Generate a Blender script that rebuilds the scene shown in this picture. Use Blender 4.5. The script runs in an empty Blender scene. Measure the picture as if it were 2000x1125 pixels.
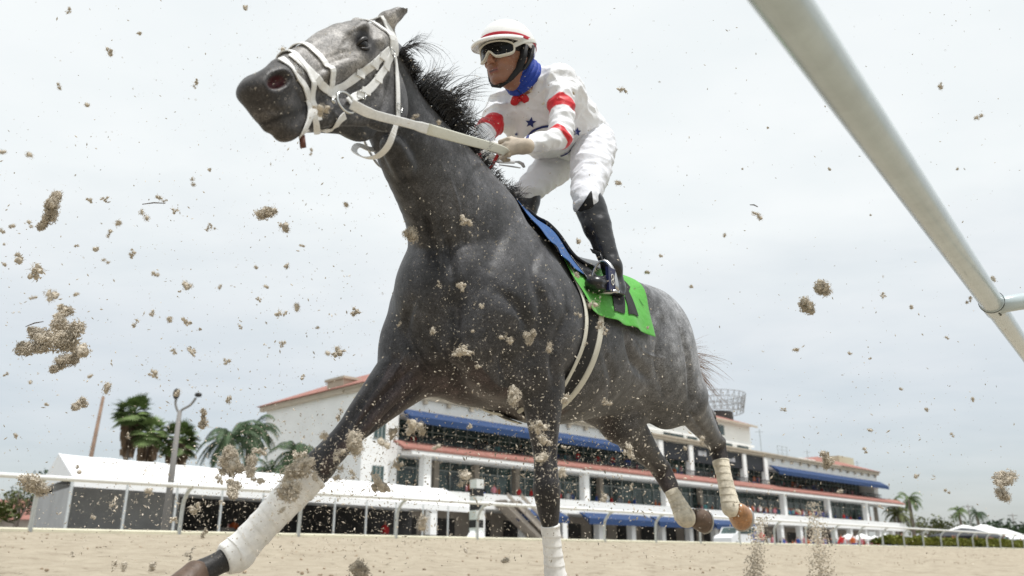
import bpy, bmesh, math, random
import numpy as np
from mathutils import Vector, Matrix, noise as mnoise
from mathutils.bvhtree import BVHTree

# ---------------------------------------------------------------- camera
SC = bpy.context.scene
FPX = 1594.0
PITCH = math.atan2(1085 - 562.5, FPX)
CAM = np.array([0.0, 0.0, 0.41])
cp_, sp_ = math.cos(PITCH), math.sin(PITCH)
cam = bpy.data.cameras.new('camera'); camo = bpy.data.objects.new('camera', cam)
SC.collection.objects.link(camo); SC.camera = camo
camo.location = CAM; camo.rotation_euler = (math.pi/2 + PITCH, 0, 0)
cam.sensor_width = 36.0; cam.lens = 36.0 * FPX / 2000.0
cam.clip_start = 0.05; cam.clip_end = 6000
cam.dof.use_dof = True; cam.dof.focus_distance = 3.05; cam.dof.aperture_fstop = 3.4

def P(x, y, d):
    """world point seen at photo pixel x, y at distance d along the optical axis (scene layout survey)"""
    a = (x - 1000) / FPX; b = (562.5 - y) / FPX
    return CAM + d * np.array([a, cp_ - b * sp_, sp_ + b * cp_])

def proj(w):
    q = np.asarray(w) - CAM; d = q[1]*cp_ + q[2]*sp_; u = -q[1]*sp_ + q[2]*cp_
    return 1000 + FPX*q[0]/d, 562.5 - FPX*u/d, d

# ---------------------------------------------------------------- world and sun
w = bpy.data.worlds.new('World'); SC.world = w; w.use_nodes = True
nt = w.node_tree; nt.nodes.clear()
SUN_EL = math.radians(73); SUN_AZ = math.radians(135)      # azimuth clockwise from +Y
out = nt.nodes.new('ShaderNodeOutputWorld'); bg = nt.nodes.new('ShaderNodeBackground')
sky = nt.nodes.new('ShaderNodeTexSky'); sky.sky_type = 'NISHITA'; sky.sun_disc = False
sky.sun_elevation = SUN_EL; sky.sun_rotation = SUN_AZ; sky.air_density = 1.0; sky.dust_density = 2.0
tc = nt.nodes.new('ShaderNodeTexCoord'); mp = nt.nodes.new('ShaderNodeMapping')
sepw = nt.nodes.new('ShaderNodeSeparateXYZ'); nt.links.new(tc.outputs['Generated'], sepw.inputs[0])
# high thin cloud deck: project the direction on a plane overhead so streaks flatten towards the horizon
mx = nt.nodes.new('ShaderNodeMath'); mx.operation = 'MAXIMUM'; mx.inputs[1].default_value = 0.03
nt.links.new(sepw.outputs[2], mx.inputs[0])
ad = nt.nodes.new('ShaderNodeMath'); ad.operation = 'ADD'; ad.inputs[1].default_value = 0.12; nt.links.new(mx.outputs[0], ad.inputs[0])
dv = nt.nodes.new('ShaderNodeVectorMath'); dv.operation = 'DIVIDE'
cmbw = nt.nodes.new('ShaderNodeCombineXYZ')
for i in range(3): nt.links.new(ad.outputs[0], cmbw.inputs[i])
nt.links.new(tc.outputs['Generated'], dv.inputs[0]); nt.links.new(cmbw.outputs[0], dv.inputs[1])
nt.links.new(dv.outputs[0], mp.inputs['Vector']); mp.inputs['Scale'].default_value = (0.8, 1.0, 0.0)
mp.inputs['Rotation'].default_value = (0, 0, 0.35)
nz = nt.nodes.new('ShaderNodeTexNoise'); nz.inputs['Scale'].default_value = 1.1; nz.inputs['Detail'].default_value = 9
nz.inputs['Roughness'].default_value = 0.58; nz.inputs['Distortion'].default_value = 0.35
nt.links.new(mp.outputs[0], nz.inputs['Vector'])
cr = nt.nodes.new('ShaderNodeValToRGB'); cr.color_ramp.elements[0].position = 0.36; cr.color_ramp.elements[1].position = 0.60
cr.color_ramp.elements[0].color = (0.88, 0.88, 0.88, 1); cr.color_ramp.elements[1].color = (1, 1, 1, 1)
nt.links.new(nz.outputs['Fac'], cr.inputs[0])
# less cloud cover close to the horizon
rng = nt.nodes.new('ShaderNodeMapRange'); rng.inputs['From Min'].default_value = 0.0; rng.inputs['From Max'].default_value = 0.42
rng.inputs['To Min'].default_value = 0.42; rng.inputs['To Max'].default_value = 1.12; nt.links.new(sepw.outputs[2], rng.inputs['Value'])
fac = nt.nodes.new('ShaderNodeMath'); fac.operation = 'MULTIPLY'; fac.use_clamp = True
nt.links.new(cr.outputs[0], fac.inputs[0]); nt.links.new(rng.outputs[0], fac.inputs[1])
# cloud brightness with a faint mottling
nz2 = nt.nodes.new('ShaderNodeTexNoise'); nz2.inputs['Scale'].default_value = 2.6; nz2.inputs['Detail'].default_value = 6
nt.links.new(mp.outputs[0], nz2.inputs['Vector'])
cc = nt.nodes.new('ShaderNodeValToRGB'); cc.color_ramp.elements[0].position = 0.3; cc.color_ramp.elements[1].position = 0.7
cc.color_ramp.elements[0].color = (0.81, 0.86, 0.88, 1); cc.color_ramp.elements[1].color = (0.90, 0.93, 0.94, 1)
nt.links.new(nz2.outputs['Fac'], cc.inputs[0])
skm = nt.nodes.new('ShaderNodeVectorMath'); skm.operation = 'SCALE'; skm.inputs['Scale'].default_value = 0.10
nt.links.new(sky.outputs[0], skm.inputs[0])
mixw = nt.nodes.new('ShaderNodeMix'); mixw.data_type = 'RGBA'
nt.links.new(fac.outputs[0], mixw.inputs['Factor']); nt.links.new(skm.outputs[0], mixw.inputs['A']); nt.links.new(cc.outputs[0], mixw.inputs['B'])
nt.links.new(mixw.outputs['Result'], bg.inputs['Color']); bg.inputs['Strength'].default_value = 1.0
nt.links.new(bg.outputs[0], out.inputs[0])

sun = bpy.data.lights.new('sun', 'SUN'); suno = bpy.data.objects.new('sun', sun); SC.collection.objects.link(suno)
sun.energy = 3.8; sun.angle = math.radians(3.0); sun.color = (1.0, 0.98, 0.95)
sdir = Vector((math.sin(SUN_AZ)*math.cos(SUN_EL), math.cos(SUN_AZ)*math.cos(SUN_EL), math.sin(SUN_EL)))
suno.rotation_euler = sdir.to_track_quat('Z', 'Y').to_euler()
SC.view_settings.view_transform = 'Standard'; SC.view_settings.look = 'None'
SC.view_settings.exposure = 0.08; SC.view_settings.gamma = 1.0
SC.render.engine = 'CYCLES'; SC.render.resolution_x = 1024; SC.render.resolution_y = 576
SC.cycles.max_bounces = 6; SC.cycles.use_denoising = True

# ---------------------------------------------------------------- materials
def mat(name, col, rough=0.6, spec=0.4, metal=0.0, n=None, bump=None, coat=0.0, sheen=0.0, vcol=False, sss=0.0, trans=0.0, wave=None):
    """n = (scale, amount, detail) brightness mottling; bump = list of (scale, strength, distance)"""
    m = bpy.data.materials.new(name); m.use_nodes = True
    t = m.node_tree; b = t.nodes['Principled BSDF']
    b.inputs['Base Color'].default_value = (*col, 1); b.inputs['Roughness'].default_value = rough
    b.inputs['Specular IOR Level'].default_value = spec; b.inputs['Metallic'].default_value = metal
    if coat: b.inputs['Coat Weight'].default_value = coat; b.inputs['Coat Roughness'].default_value = 0.15
    if sheen: b.inputs['Sheen Weight'].default_value = sheen; b.inputs['Sheen Roughness'].default_value = 0.4
    if sss: b.inputs['Subsurface Weight'].default_value = sss; b.inputs['Subsurface Scale'].default_value = 0.01
    if trans: b.inputs['Transmission Weight'].default_value = trans
    tc = t.nodes.new('ShaderNodeTexCoord')
    src = None
    if vcol:
        a = t.nodes.new('ShaderNodeAttribute'); a.attribute_name = 'Col'; src = a.outputs['Color']
    if n:
        ns = n if isinstance(n, list) else [n]
        for (sc, amt, det) in ns:
            x = t.nodes.new('ShaderNodeTexNoise'); x.inputs['Scale'].default_value = sc; x.inputs['Detail'].default_value = det
            x.inputs['Roughness'].default_value = 0.6
            t.links.new(tc.outputs['Object'], x.inputs['Vector'])
            r = t.nodes.new('ShaderNodeMapRange'); r.inputs['From Min'].default_value = 0.3; r.inputs['From Max'].default_value = 0.7
            r.inputs['To Min'].default_value = 1 - amt; r.inputs['To Max'].default_value = 1 + amt
            t.links.new(x.outputs['Fac'], r.inputs['Value'])
            v = t.nodes.new('ShaderNodeVectorMath'); v.operation = 'SCALE'
            if src is None: v.inputs[0].default_value = col
            else: t.links.new(src, v.inputs[0])
            t.links.new(r.outputs[0], v.inputs['Scale']); src = v.outputs[0]
    if src is not None: t.links.new(src, b.inputs['Base Color'])
    prev = None
    for (sc, st, di) in (bump or []):
        x = t.nodes.new('ShaderNodeTexNoise'); x.inputs['Scale'].default_value = sc; x.inputs['Detail'].default_value = 5
        t.links.new(tc.outputs['Object'], x.inputs['Vector'])
        bp = t.nodes.new('ShaderNodeBump'); bp.inputs['Strength'].default_value = st; bp.inputs['Distance'].default_value = di
        t.links.new(x.outputs['Fac'], bp.inputs['Height'])
        if prev: t.links.new(prev, bp.inputs['Normal'])
        prev = bp.outputs[0]
    if wave:
        sc, st, di, ax = wave
        x = t.nodes.new('ShaderNodeTexWave'); x.inputs['Scale'].default_value = sc; x.bands_direction = ax
        x.inputs['Distortion'].default_value = 1.5; x.inputs['Detail'].default_value = 2
        t.links.new(tc.outputs['Object'], x.inputs['Vector'])
        bp = t.nodes.new('ShaderNodeBump'); bp.inputs['Strength'].default_value = st; bp.inputs['Distance'].default_value = di
        t.links.new(x.outputs['Fac'], bp.inputs['Height'])
        if prev: t.links.new(prev, bp.inputs['Normal'])
        prev = bp.outputs[0]
    if prev: t.links.new(prev, b.inputs['Normal'])
    return m

# ---------------------------------------------------------------- object helpers
def tag(o, label=None, cat=None, group=None, kind=None):
    if label: o['label'] = label
    if cat: o['category'] = cat
    if group: o['group'] = group
    if kind: o['kind'] = kind
    return o

def empty(name, loc=(0, 0, 0), rz=0.0):
    o = bpy.data.objects.new(name, None); o.empty_display_size = 0.1
    o.location = loc; o.rotation_euler = (0, 0, rz); SC.collection.objects.link(o); return o

def link(name, me, m=None, parent=None, smooth=False):
    """world-space mesh data; parents are Empties that may be moved, so keep the inverse"""
    o = bpy.data.objects.new(name, me); SC.collection.objects.link(o)
    if m is not None:
        for mm in (m if isinstance(m, (list, tuple)) else [m]): me.materials.append(mm)
    if smooth: me.shade_smooth()
    if parent is not None:
        o.parent = parent
        wm = Matrix.Identity(4); q = parent; ch = []
        while q is not None: ch.append(q); q = q.parent
        for q in reversed(ch):
            wm = wm @ q.matrix_parent_inverse @ Matrix.LocRotScale(q.location, q.rotation_euler, q.scale)
        o.matrix_parent_inverse = wm.inverted()
    return o

class MB:
    """collects shapes into one mesh"""
    def __init__(s): s.v = []; s.f = []; s.mi = []; s.cur = 0
    def add(s, vs, fs):
        o = len(s.v); s.v += [tuple(map(float, v)) for v in vs]; s.f += [tuple(o+i for i in f) for f in fs]; s.mi += [s.cur]*len(fs)
    def quad(s, a, b, c, d): s.add([a, b, c, d], [(0, 1, 2, 3)])
    def box(s, c, h, R=None):
        c = np.array(c, float); vs = []
        for i in (-1, 1):
            for j in (-1, 1):
                for k in (-1, 1):
                    v = np.array([i*h[0], j*h[1], k*h[2]], float)
                    if R is not None: v = R @ v
                    vs.append(c+v)
        s.add(vs, [(0, 1, 3, 2), (4, 6, 7, 5), (0, 4, 5, 1), (2, 3, 7, 6), (0, 2, 6, 4), (1, 5, 7, 3)])
    def tube(s, pts, rad, seg=8, cap=True, flat=None, up=None):
        """tube along pts; rad scalar or list; flat = (a, b) factors for elliptical section with optional per-point up vectors"""
        pts = [np.array(p, float) for p in pts]; n = len(pts)
        rad = [rad]*n if np.isscalar(rad) else list(rad)
        o = len(s.v); ref = None
        for i, p in enumerate(pts):
            t = pts[min(i+1, n-1)] - pts[max(i-1, 0)]; t /= (np.linalg.norm(t)+1e-12)
            if up is not None: ref = np.array(up[i] if np.ndim(up) > 1 else up, float)
            elif ref is None: ref = np.array([0, 0, 1.0]) if abs(t[2]) < .9 else np.array([1.0, 0, 0])
            a = ref - t*np.dot(ref, t); a /= (np.linalg.norm(a)+1e-12); b = np.cross(t, a)
            if up is None: ref = a
            fa, fb = flat or (1, 1)
            for k in range(seg):
                th = 2*math.pi*(k+.5)/seg
                s.v.append(tuple(p + rad[i]*(fa*math.cos(th)*a + fb*math.sin(th)*b)))
        nf = 0
        for i in range(n-1):
            for k in range(seg):
                k2 = (k+1) % seg
                s.f.append((o+i*seg+k, o+i*seg+k2, o+(i+1)*seg+k2, o+(i+1)*seg+k)); nf += 1
        if cap:
            s.f.append(tuple(o+k for k in reversed(range(seg)))); s.f.append(tuple(o+(n-1)*seg+k for k in range(seg))); nf += 2
        s.mi += [s.cur]*nf
    def ellipsoid(s, c, r, seg=16, rings=10, R=None):
        c = np.array(c, float); vs = []; fs = []
        for i in range(rings+1):
            ph = math.pi*i/rings
            for k in range(seg):
                th = 2*math.pi*k/seg
                v = np.array([r[0]*math.sin(ph)*math.cos(th), r[1]*math.sin(ph)*math.sin(th), r[2]*math.cos(ph)])
                vs.append(c + (R @ v if R is not None else v))
        for i in range(rings):
            for k in range(seg):
                k2 = (k+1) % seg; fs.append((i*seg+k, (i+1)*seg+k, (i+1)*seg+k2, i*seg+k2))
        s.add(vs, fs)
    def prism(s, poly, axis_vec):
        """poly: 3D outline points, extruded by axis_vec"""
        n = len(poly); a = np.array(axis_vec, float)
        vs = [np.array(p, float) for p in poly]; vs += [p+a for p in vs]
        s.add(vs, [tuple(reversed(range(n))), tuple(range(n, 2*n))] + [(i, (i+1) % n, n+(i+1) % n, n+i) for i in range(n)])
    def mesh(s, name):
        me = bpy.data.meshes.new(name); me.from_pydata(s.v, [], s.f); me.update()
        if any(s.mi): me.polygons.foreach_set('material_index', s.mi)
        return me
    def build(s, name, m, parent=None, smooth=False):
        me = s.mesh(name)
        bm = bmesh.new(); bm.from_mesh(me)
        if smooth: bmesh.ops.remove_doubles(bm, verts=bm.verts, dist=1e-5)
        bmesh.ops.recalc_face_normals(bm, faces=bm.faces); bm.to_mesh(me); bm.free()
        return link(name, me, m, parent, smooth)

def spline(pts, n=8):
    """Catmull-Rom through points (any dimension)"""
    p = [np.array(q, float) for q in pts]; p = [2*p[0]-p[1]] + p + [2*p[-1]-p[-2]]; o = []
    for i in range(1, len(p)-2):
        for k in range(n):
            t = k/n; a, b, c, d = p[i-1], p[i], p[i+1], p[i+2]
            o.append(.5*((2*b)+(-a+c)*t+(2*a-5*b+4*c-d)*t*t+(-a+3*b-3*c+d)*t**3))
    o.append(p[-2]); return o

# ---------------------------------------------------------------- implicit surface sculpting
def nrm(v): v = np.array(v, float); return v/(np.linalg.norm(v)+1e-12)

class Sculpt:
    """smooth union of elliptical tapered capsules on a rectilinear grid, meshed with surface nets"""
    def __init__(s, xs, ys, zs):
        s.ax = [np.asarray(a, np.float32) for a in (xs, ys, zs)]
        s.D = np.full([len(a) for a in s.ax], 0.4, np.float32)
    def _sl(s, lo, hi):
        r = []
        for i in range(3):
            a = s.ax[i]; i0 = max(0, int(np.searchsorted(a, lo[i]))-1); i1 = min(len(a), int(np.searchsorted(a, hi[i]))+1)
            if i1-i0 < 2: return None
            r.append(slice(i0, i1))
        return tuple(r)
    def cap(s, p0, p1, r0, r1=None, up=(0, 0, 1), k=0.03, sub=False):
        """tapered capsule p0-p1, section radii r=(a along up, b across) or scalar; ends rounded"""
        if r1 is None: r1 = r0
        a0, b0 = (r0, r0) if np.isscalar(r0) else r0; a1, b1 = (r1, r1) if np.isscalar(r1) else r1
        p0 = np.array(p0, float); p1 = np.array(p1, float); d = p1-p0; L = np.linalg.norm(d)
        if L < 1e-5: d = np.array([1e-4, 0, 0]); L = 1e-4
        t = d/L; up = np.array(up, float); u = up - t*np.dot(up, t)
        if np.linalg.norm(u) < 1e-3: u = np.array([1., 0, 0]) - t*t[0]
        u = nrm(u); v = np.cross(t, u)
        m = max(a0, b0, a1, b1) + k + 0.03
        sl = s._sl(np.minimum(p0, p1)-m, np.maximum(p0, p1)+m)
        if sl is None: return
        X = s.ax[0][sl[0]][:, None, None]-np.float32(p0[0]); Y = s.ax[1][sl[1]][None, :, None]-np.float32(p0[1]); Z = s.ax[2][sl[2]][None, None, :]-np.float32(p0[2])
        t, u, v = [q.astype(np.float32) for q in (t, u, v)]
        w = X*t[0]+Y*t[1]+Z*t[2]; h = np.clip(w/np.float32(L), 0, 1); w = w-h*np.float32(L)
        cu = X*u[0]+Y*u[1]+Z*u[2]; cv = X*v[0]+Y*v[1]+Z*v[2]
        a = np.float32(a0)+h*np.float32(a1-a0); b = np.float32(b0)+h*np.float32(b1-b0); r = np.minimum(a, b)
        k1 = np.sqrt((cu/a)**2+(cv/b)**2+(w/r)**2); k2 = np.sqrt((cu/a**2)**2+(cv/b**2)**2+(w/r**2)**2)+1e-6
        dist = k1*(k1-1)/k2
        D = s.D[sl]
        if sub:
            dist = -dist; hh = np.clip((k-np.abs(D-dist))/k, 0, None); s.D[sl] = np.maximum(D, dist)+hh*hh*(k*.25)
        else:
            hh = np.clip((k-np.abs(D-dist))/k, 0, None); s.D[sl] = np.minimum(D, dist)-hh*hh*(k*.25)
    def ell(s, c, r, fwd=(1, 0, 0), up=(0, 0, 1), k=0.03, sub=False):
        """ellipsoid, r=(along fwd, up, side)"""
        c = np.array(c, float); t = nrm(fwd); u = np.array(up, float); u = nrm(u-t*np.dot(u, t)); v = np.cross(t, u)
        m = max(r)+k+.03; sl = s._sl(c-m, c+m)
        if sl is None: return
        X = s.ax[0][sl[0]][:, None, None]-np.float32(c[0]); Y = s.ax[1][sl[1]][None, :, None]-np.float32(c[1]); Z = s.ax[2][sl[2]][None, None, :]-np.float32(c[2])
        t, u, v = [q.astype(np.float32) for q in (t, u, v)]
        w = X*t[0]+Y*t[1]+Z*t[2]; cu = X*u[0]+Y*u[1]+Z*u[2]; cv = X*v[0]+Y*v[1]+Z*v[2]
        k1 = np.sqrt((w/r[0])**2+(cu/r[1])**2+(cv/r[2])**2); k2 = np.sqrt((w/r[0]**2)**2+(cu/r[1]**2)**2+(cv/r[2]**2)**2)+1e-6
        dist = k1*(k1-1)/k2; D = s.D[sl]
        if sub:
            dist = -dist; hh = np.clip((k-np.abs(D-dist))/k, 0, None); s.D[sl] = np.maximum(D, dist)+hh*hh*(k*.25)
        else:
            hh = np.clip((k-np.abs(D-dist))/k, 0, None); s.D[sl] = np.minimum(D, dist)-hh*hh*(k*.25)
    def chain(s, pts, rads, up=(0, 0, 1), k=0.03, n=3, **kw):
        """smooth tube through pts with radii (a,b) each"""
        q = [np.concatenate([np.array(p, float), np.atleast_1d(np.array(r, float)) if not np.isscalar(r) else np.array([r, r])]) for p, r in zip(pts, rads)]
        q = spline(q, n)
        for i in range(len(q)-1):
            s.cap(q[i][:3], q[i+1][:3], tuple(q[i][3:5]), tuple(q[i+1][3:5]), up=up, k=(k if i == 0 else min(k, .004)), **kw)
    def relax(s, it=1):
        for _ in range(it):
            for ax in range(3):
                D = s.D; a = np.moveaxis(D, ax, 0); b = a.copy(); b[1:-1] = .25*a[:-2]+.5*a[1:-1]+.25*a[2:]; s.D = np.moveaxis(b, 0, ax)
    def mesh(s, post=2):
        D = s.D; ins = D < 0; nx, ny, nz_ = D.shape
        cnt = np.zeros((nx-1, ny-1, nz_-1), np.int8)
        for i in (0, 1):
            for j in (0, 1):
                for k in (0, 1): cnt += ins[i:nx-1+i, j:ny-1+j, k:nz_-1+k]
        act = (cnt > 0) & (cnt < 8); I, J, K = np.nonzero(act)
        idx = np.full(act.shape, -1, np.int32); idx[act] = np.arange(len(I))
        acc = np.zeros((len(I), 3)); num = np.zeros(len(I))
        cs = [(i, j, k) for i in (0, 1) for j in (0, 1) for k in (0, 1)]
        for a in cs:
            for ax in range(3):
                if a[ax]: continue
                b = list(a); b[ax] = 1
                da = D[I+a[0], J+a[1], K+a[2]]; db = D[I+b[0], J+b[1], K+b[2]]
                m = (da < 0) != (db < 0); t = da/(da-db+1e-20)
                g = [s.ax[q][(I, J, K)[q]+a[q]].astype(float) for q in range(3)]
                g[ax] = g[ax]+t*(s.ax[ax][(I, J, K)[ax]+1]-s.ax[ax][(I, J, K)[ax]])
                for q in range(3): acc[m, q] += g[q][m]
                num[m] += 1
        V = acc/num[:, None]; F = []
        for ax in range(3):
            sa = [slice(1, -1)]*3; sb = [slice(1, -1)]*3; sa[ax] = slice(0, -1); sb[ax] = slice(1, None)
            A = ins[tuple(sa)]; B = ins[tuple(sb)]; m = A != B; i, j, k = np.nonzero(m)
            off = [1, 1, 1]; off[ax] = 0; i, j, k = i+off[0], j+off[1], k+off[2]
            u, v = [(1, 2), (2, 0), (0, 1)][ax]; e = np.eye(3, dtype=int)
            def c(du, dv):
                q = np.array([i, j, k]) - du*e[u][:, None] - dv*e[v][:, None]; return idx[q[0], q[1], q[2]]
            q = np.stack([c(0, 0), c(1, 0), c(1, 1), c(0, 1)], 1); aa = A[m]
            q[~aa] = q[~aa][:, ::-1]; F.append(q)
        F = np.concatenate(F); F = F[(F >= 0).all(1)]
        # light Laplacian smoothing
        if post:
            e = np.concatenate([F[:, [0, 1]], F[:, [1, 2]], F[:, [2, 3]], F[:, [3, 0]]])
            for it in range(post):
                for lam in (.5, -.52):
                    a = np.zeros_like(V); n = np.zeros(len(V))
                    for q in range(3):
                        a[:, q] = np.bincount(e[:, 0], V[e[:, 1], q], len(V))+np.bincount(e[:, 1], V[e[:, 0], q], len(V))
                    n = np.bincount(e[:, 0], minlength=len(V))+np.bincount(e[:, 1], minlength=len(V))
                    V = V+lam*(a/n[:, None]-V)
        return V, F

def np_mesh(name, V, F, col=None):
    me = bpy.data.meshes.new(name); me.vertices.add(len(V)); me.vertices.foreach_set('co', V.astype(np.float32).ravel())
    me.loops.add(F.size); me.loops.foreach_set('vertex_index', F.astype(np.int32).ravel())
    me.polygons.add(len(F)); me.polygons.foreach_set('loop_start', np.arange(len(F), dtype=np.int32)*F.shape[1])
    me.update(calc_edges=True); me.validate()
    if col is not None:
        ca = me.color_attributes.new('Col', 'FLOAT_COLOR', 'POINT')
        c = np.ones((len(V), 4), np.float32); c[:, :3] = col; ca.data.foreach_set('color', c.ravel())
    me.shade_smooth(); return me

def axis(segs):
    """[(start, step), ..., (end, None)] -> coordinates"""
    r = []
    for (a, h), (b, _) in zip(segs[:-1], segs[1:]): n = max(1, int(round((b-a)/h))); r += [a+(b-a)*i/n for i in range(n)]
    r.append(segs[-1][0]); return np.array(r)
# ================================================================ GROUND
HOR = 1085.0
FN = np.array([-.707, .707]); FD = np.array([.707, .707])         # across / along the track
FP0 = P(20, 1032, 16.9)                                           # foot of the outer fence at the left edge of the photo
SLOPE = .0505
def ground_z(x, y):
    pr = x*FN[0]+y*FN[1]; return min(.98, max(-.25, -.115+SLOPE*pr)) if pr < 19.7 else .98
M_sand = bpy.data.materials.new('track_sand'); M_sand.use_nodes = True
t = M_sand.node_tree; b = t.nodes['Principled BSDF']; tc = t.nodes.new('ShaderNodeTexCoord')
def tn(t, tc, sc, det, rough=.6, mapping=None):
    x = t.nodes.new('ShaderNodeTexNoise'); x.inputs['Scale'].default_value = sc; x.inputs['Detail'].default_value = det; x.inputs['Roughness'].default_value = rough
    src = tc.outputs['Object']
    if mapping: m_ = t.nodes.new('ShaderNodeMapping'); m_.inputs['Scale'].default_value = mapping; t.links.new(src, m_.inputs[0]); src = m_.outputs[0]
    t.links.new(src, x.inputs['Vector']); return x.outputs['Fac']
r1 = t.nodes.new('ShaderNodeValToRGB'); r1.color_ramp.elements[0].position = .30; r1.color_ramp.elements[1].position = .62
r1.color_ramp.elements[0].color = (.235, .195, .145, 1); r1.color_ramp.elements[1].color = (.385, .338, .262, 1)
e = r1.color_ramp.elements.new(.40); e.color = (.32, .275, .21, 1)
t.links.new(tn(t, tc, 3.2, 8, .7), r1.inputs[0])
r2 = t.nodes.new('ShaderNodeValToRGB'); r2.color_ramp.elements[0].position = .30; r2.color_ramp.elements[1].position = .46
r2.color_ramp.elements[0].color = (.40, .37, .33, 1); r2.color_ramp.elements[1].color = (1, 1, 1, 1); t.links.new(tn(t, tc, 2.6, 9, .85), r2.inputs[0])
mm = t.nodes.new('ShaderNodeMix'); mm.data_type = 'RGBA'; mm.blend_type = 'MULTIPLY'; mm.inputs['Factor'].default_value = 1
t.links.new(r1.outputs[0], mm.inputs['A']); t.links.new(r2.outputs[0], mm.inputs['B']); t.links.new(mm.outputs['Result'], b.inputs['Base Color'])
b.inputs['Roughness'].default_value = .95; b.inputs['Specular IOR Level'].default_value = .1
bp = t.nodes.new('ShaderNodeBump'); bp.inputs['Strength'].default_value = .8; bp.inputs['Distance'].default_value = .05
t.links.new(tn(t, tc, 5, 8, .7), bp.inputs['Height']); t.links.new(bp.outputs[0], b.inputs['Normal'])
# the banked track: fine grid near the camera with hoof-cut clods, coarse far away
ax1 = axis([(-30, 1.5), (-4, .35), (0, .16), (20.4, None)]); ax2 = axis([(-60, 3), (-8, .3), (40, .8), (140, 4), (420, None)])
V = []; 
for pr in ax1:
    for al in ax2:
        x = pr*FN[0]+al*FD[0]; y = pr*FN[1]+al*FD[1]; z = -.115+SLOPE*min(pr, 19.5) if pr > -3 else -.115-SLOPE*3
        am = .05*max(0, 1-abs(al-12)/110)
        z += 1.25*am*(abs(mnoise.noise(Vector((x*1.3, y*1.3, 3))))*1.2+.6*mnoise.noise(Vector((x*3.1, y*3.1, 0))))*(1 if pr < 18.5 else .2)
        V.append((x, y, z))
nb_ = len(ax2); F = [(i*nb_+j, i*nb_+j+1, (i+1)*nb_+j+1, (i+1)*nb_+j) for i in range(len(ax1)-1) for j in range(nb_-1)]
me = bpy.data.meshes.new('track'); me.from_pydata(V, [], F); me.shade_smooth(); tr_ = link('track', me, M_sand); tag(tr_, kind='structure')
# land beyond, one sheet to the horizon
M_grass = mat('turf', (.085, .115, .032), rough=.9, spec=.1, n=[(.6, .25, 6), (9, .25, 4)], bump=[(8, .5, .05)])
M_pave = mat('apron_concrete', (.36, .35, .33), rough=.9, n=(.4, .12, 5))
def strip(name, p0, p1, a0, a1, z, m, kind='structure', nx=1):
    mb = MB(); q = [(p0, a0), (p1, a0), (p1, a1), (p0, a1)]; mb.add([(p*FN[0]+a*FD[0], p*FN[1]+a*FD[1], z) for p, a in q], [(0, 1, 2, 3)])
    o = mb.build(name, m); tag(o, kind=kind); return o
g_ = MB(); g_.add([(-4000, -600, .9), (4000, -600, .9), (4000, 5000, .9), (-4000, 5000, .9)], [(0, 1, 2, 3)])
# the sheet starts beyond the track so that nothing covers the camera's side
g_ = MB(); a = 4200
pts = [(20.2, -a), (a, -a), (a, a), (20.2, a)]; g_.add([(p*FN[0]+q*FD[0], p*FN[1]+q*FD[1], .93) for p, q in pts], [(0, 1, 2, 3)])
go = g_.build('ground', M_grass); tag(go, kind='structure')
g2 = MB(); pts = [(-a, -a), (-29, -a), (-29, a), (-a, a)]; g2.add([(p*FN[0]+q*FD[0], p*FN[1]+q*FD[1], -.30) for p, q in pts], [(0, 1, 2, 3)])
g3 = g2.build('infield_turf', M_grass); tag(g3, kind='structure')
strip('bounce_apron', 23.5, 150, -90, 330, .936, M_pave)  # unseen paving, extended wide so grey bounce light reaches the stand's walls
# kerb under the outer fence
kb = MB(); c0 = np.array([19.6, 20.0])
def trk(pr, al, z): return np.array([pr*FN[0]+al*FD[0], pr*FN[1]+al*FD[1], z])
vg = MB(); vs = [trk(p, a_, z) for a_ in (-60, 400) for p, z in ((19.93, .90), (20.4, .97), (23.6, 1.07), (23.8, .90))]; vg.add(vs, [(i, i+1, 4+i+1, 4+i) for i in range(3)])
vo = vg.build('verge', mat('verge_turf', (.10, .13, .035), rough=.9, n=[(1.2, .35, 6), (12, .3, 4)])); tag(vo, kind='structure')
prof = [(19.52, .70), (19.52, .93), (19.60, .96), (19.86, .96), (19.92, .92), (19.92, .70)]
vs = [trk(p, al, z) for al in (-60, 400) for p, z in prof]; n = len(prof)
kb.add(vs, [(i, (i+1) % n, n+(i+1) % n, n+i) for i in range(n)]); ko = kb.build('kerb', mat('cream_kerb', (.60, .57, .44), rough=.8, n=(2, .12, 5))); tag(ko, kind='structure')

# ================================================================ OUTER RAIL
M_rail = mat('white_rail', (.72, .73, .72), rough=.35, spec=.5, n=(3, .05, 4)); M_post = mat('weathered_white_post', (.50, .52, .52), rough=.5, n=(10, .12, 5))
fence = empty('track_rail', tuple(FP0)); tag(fence, 'white outer rail on curved posts along the far side of the sandy track', 'fence')
fence_pr = 19.05
def fence_at(al): return fence_pr-.0*al
def fpt(al, z): return trk(fence_at(al), al, z)
zt = 1.045+.90
mb = MB(); mb.tube([fpt(al, zt) for al in np.arange(-20, 330, 10)], .052, 12, cap=True); mb.build('top_rail', M_rail, fence, True)
al = 8.56-3.15*2; pn = 0
while al < 150 and pn < 60:
    mb = MB(); pts = [trk(fence_pr+.50, al, .70), trk(fence_pr+.48, al, 1.45), trk(fence_pr+.42, al, 1.66), trk(fence_pr+.24, al, 1.86), trk(fence_pr+.02, al, zt)]
    mb.tube(spline(pts, 4), .046, 8); mb.build('post', M_post, fence, True); al += 3.15; pn += 1

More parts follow.
